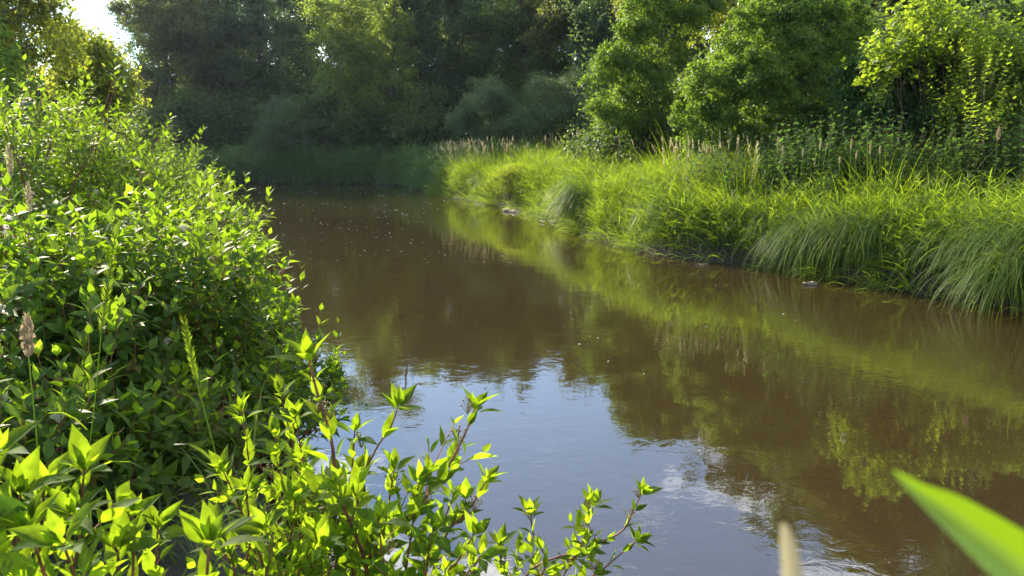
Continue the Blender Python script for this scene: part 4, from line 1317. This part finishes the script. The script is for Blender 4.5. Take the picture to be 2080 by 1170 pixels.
gb = np.array([.30, .20, gz(.30, .20) - .02])
r = tag(empty('broad_grass', gb), 'broad blurred green leaf blade slanting into the bottom right corner', 'leaf blade')
path = smooth_path([P(*q) for q in [(2750, 5200, .20), (2740, 3600, .205), (2560, 2000, .21), (2330, 1440, .21), (2130, 1195, .21), (1960, 1060, .21), (1870, 1000, .21), (1812, 955, .21)]], 40) - gb
tan = nrm(np.gradient(path, axis=0))
kk = np.linspace(0, 1, 40)
hw = np.interp(kk, [0, .15, .3, .45, .6, .75, .87, 1], [.003, .004, .008, .0108, .0108, .0066, .003, .0002])
v = []
for o_, cols in (((-.4, -1.0, -.25), (2.2, 1.5, .75)), (None, (0.0,)), ((.5, .05, .85), (.27, .54, .82))):
    for c in cols:
        if o_ is None:
            v.append(path)
        else:
            oo = np.asarray(o_, float)[None] - (tan @ np.asarray(o_, float))[:, None] * tan
            v.append(path + nrm(oo) * (hw * c)[:, None])
v = np.stack(v, 1)
ii = np.arange(39)[:, None] * 7 + np.arange(6)[None]
mb = MB()
mb.add(v.reshape(-1, 3), np.stack([ii, ii + 1, ii + 8, ii + 7], -1).reshape(-1, 4))
link('blade', mb.mesh('blade', smooth=False), M['broad'], r)
gb = np.array([.10, .21, gz(.10, .21) - .02])
r = wide_blade('dry_stalk', gb, [(1700, 5000, .21), (1660, 2600, .21), (1625, 1500, .21), (1606, 1180, .21), (1597, 1100, .21), (1590, 1062, .21)],
               [.004, .006, .0072, .0060, .0048, .0015], (-.1, -.9, .3), 'stalk', 'blurred pale dry stalk end poking up at the bottom edge', 'stalk', .35)

# ------------------------------------------------------------------ things on the water
def chunk(mb, c, dims, rz, n=9):
    k = np.linspace(-1, 1, n)
    d = np.array([math.cos(rz), math.sin(rz), 0])
    path = np.asarray(c) + d * (k * dims[0] * .5)[:, None] + rng.normal(size=(n, 3)) * dims[1] * .12
    tube(mb, path, dims[1] * .5 * np.sqrt(1.02 - k ** 2 * .8) * rng.uniform(.75, 1.2, n), 7)


def log(u, v, dims, rz, lab, name='driftwood'):
    p = W(u, v + 5)
    r = tag(empty(name, (p[0], p[1], 0)), lab, 'driftwood')
    mb = MB()
    chunk(mb, (0, 0, dims[1] * .12), dims, rz)
    mb2 = MB()
    for i in range(3):
        chunk(mb2, (rng.normal() * dims[0] * .2, rng.normal() * .06, dims[1] * .25), (dims[0] * .5, dims[1] * .35), rz + rng.normal() * .7, 6)
    link('log', mb.mesh('log', smooth=True), M['drift'], r)
    link('twigs', mb2.mesh('twigs', smooth=True), M['drift'], r)


log(1645, 574, (.26, .10), .2, 'small weathered driftwood piece floating below the drooping grass at right')
log(1040, 426, (1.1, .16), 2.2, 'pale log lying at the waterline below the sunny grass point')
log(1135, 448, (.8, .15), 2.3, 'second pale log at the waterline, nearer than the first')
log(1425, 533, (.35, .05), .3, 'thin twig floating by the dark undercut bank')

mb = MB()
n = 520
pp = []
while len(pp) < n:                     # drifts of fluff, thickest at the far end
    u = rng.uniform(440, 900); v = 376 + 150 * rng.random() ** 1.8
    if rng.random() < .18: u, v = rng.uniform(430, 2080), 390 + 420 * rng.random() ** 1.5
    w = W(u, v)
    m_ = rng.integers(1, 7)
    dr = np.array([-.35, .94])
    for q in range(m_):
        pp.append(w + dr * rng.normal() * .05 * w[1] + rng.normal(size=2) * .012 * w[1])
pp = np.array(pp)
pp = pp[sdist(pp) < -.15]
for q in pp:
    s = (.25 + .75 * rng.random() ** 2) * (.004 + .0008 * q[1])
    a = rng.uniform(0, 6.28, 6)
    dd = np.stack([np.cos(a), np.sin(a), rng.uniform(.1, .5, 6)], -1)
    leaves(mb, np.repeat(np.array([[q[0], q[1], .002]]), 6, 0), dd, np.array([[0, 0, 1.0]]) + .4 * rdir(6), s * 1.6, s, 'low')
tag(link('floating_fluff', mb.mesh('floating_fluff'), M['fluff']), 'white specks of seed fluff scattered over the brown water', 'seed fluff', kind='stuff')
mb = MB()
for i in range(46):
    q = P(rng.uniform(250, 1900), rng.uniform(30, 420), rng.uniform(9, 24))
    s = rng.uniform(.5, 1.0) * .0011 * q[1]
    leaves(mb, np.repeat(q[None], 8, 0), rdir(8), rdir(8), s, s * .6, 'low')
tag(link('drifting_fluff', mb.mesh('drifting_fluff'), M['fluff']), 'white seed fluff drifting in the air before the dark wood', 'seed fluff', kind='stuff')

# ------------------------------------------------------------------ light
SUN_AZ, SUN_EL = R(-37), R(26)      # azimuth measured from the view direction (+Y), negative to the left
sd = Vector((math.sin(SUN_AZ) * math.cos(SUN_EL), math.cos(SUN_AZ) * math.cos(SUN_EL), math.sin(SUN_EL)))
sl = bpy.data.lights.new('sun', 'SUN')
sl.energy = 5.0
sl.angle = R(.6)
sl.color = (1.0, .87, .64)
so = bpy.data.objects.new('sun', sl)
COL.objects.link(so)
so.rotation_euler = (-sd).to_track_quat('-Z', 'Y').to_euler()
so.location = (0, 0, 60)

wd = bpy.data.worlds.new('World')
SC.world = wd
wd.use_nodes = True
nt = wd.node_tree
N, Lk = nt.nodes, nt.links
N.clear()
out = N.new('ShaderNodeOutputWorld')
bg = N.new('ShaderNodeBackground')
sky = N.new('ShaderNodeTexSky')
sky.sky_type = 'NISHITA'
sky.sun_disc = False
sky.sun_elevation = SUN_EL
sky.sun_rotation = SUN_AZ
sky.air_density = 1.0
sky.dust_density = .05
sky.ozone_density = 3.2
# scattered clouds
tc = N.new('ShaderNodeTexCoord')
mp = N.new('ShaderNodeMapping')
mp.inputs['Scale'].default_value = (1, 1, 2.2)
mp.inputs['Location'].default_value = (.3, .1, .2)
Lk.new(tc.outputs['Generated'], mp.inputs[0])
cn = N.new('ShaderNodeTexNoise')
cn.inputs['Scale'].default_value = 3.2
cn.inputs['Detail'].default_value = 8
cn.inputs['Roughness'].default_value = .58
Lk.new(mp.outputs[0], cn.inputs['Vector'])
cr = N.new('ShaderNodeValToRGB')
cr.color_ramp.elements[0].position = .53
cr.color_ramp.elements[1].position = .69
Lk.new(cn.outputs['Fac'], cr.inputs['Fac'])
cm = N.new('ShaderNodeMix')
cm.data_type = 'RGBA'
Lk.new(cr.outputs[0], cm.inputs['Factor'])
hv = N.new('ShaderNodeHueSaturation')
hv.inputs['Saturation'].default_value = .86
hv.inputs['Value'].default_value = 1.15
Lk.new(sky.outputs[0], hv.inputs['Color'])
Lk.new(hv.outputs['Color'], cm.inputs['A'])
cm.inputs['B'].default_value = (19, 18.6, 18.2, 1)
Lk.new(cm.outputs['Result'], bg.inputs['Color'])
bg.inputs['Strength'].default_value = .12
Lk.new(bg.outputs[0], out.inputs['Surface'])

# ------------------------------------------------------------------ air
HAZE = .00013
if HAZE:
    m, nt2, N2, L2 = new_mat('haze')
    o2 = N2.new('ShaderNodeOutputMaterial')
    pv = N2.new('ShaderNodeVolumePrincipled')
    pv.inputs['Color'].default_value = (.60, .70, 1.0, 1)
    pv.inputs['Density'].default_value = HAZE
    pv.inputs['Anisotropy'].default_value = .55
    L2.new(pv.outputs[0], o2.inputs['Volume'])
    mb = MB()
    X0, X1, Y0, Y1, Z0, Z1 = -780, 780, -780, 780, -2.2, 34
    mb.add([(X0, Y0, Z0), (X1, Y0, Z0), (X1, Y1, Z0), (X0, Y1, Z0), (X0, Y0, Z1), (X1, Y0, Z1), (X1, Y1, Z1), (X0, Y1, Z1)],
           [(0, 3, 2, 1), (4, 5, 6, 7), (0, 1, 5, 4), (1, 2, 6, 5), (2, 3, 7, 6), (3, 0, 4, 7)])
    tag(link('haze', mb.mesh('haze'), m), kind='stuff')

# ------------------------------------------------------------------ camera
cam = bpy.data.cameras.new('camera')
cam.sensor_width = 36
cam.lens = F / 2080 * 36
cam.clip_start = .05
cam.clip_end = 2000
cam.dof.use_dof = True
cam.dof.focus_distance = 4.2
cam.dof.aperture_fstop = 9.0
co = bpy.data.objects.new('camera', cam)
COL.objects.link(co)
co.location = (0, 0, HCAM)
co.rotation_euler = (math.pi / 2 - PITCH, 0, 0)
SC.camera = co

SC.view_settings.view_transform = 'Standard'
SC.view_settings.look = 'None'
SC.view_settings.exposure = 1.48
SC.view_settings.gamma = 1
cy = SC.cycles
cy.max_bounces = 7
cy.diffuse_bounces = 3
cy.glossy_bounces = 3
cy.transmission_bounces = 3
cy.transparent_max_bounces = 6
cy.caustics_reflective = False
cy.caustics_refractive = False
cy.sample_clamp_indirect = 6
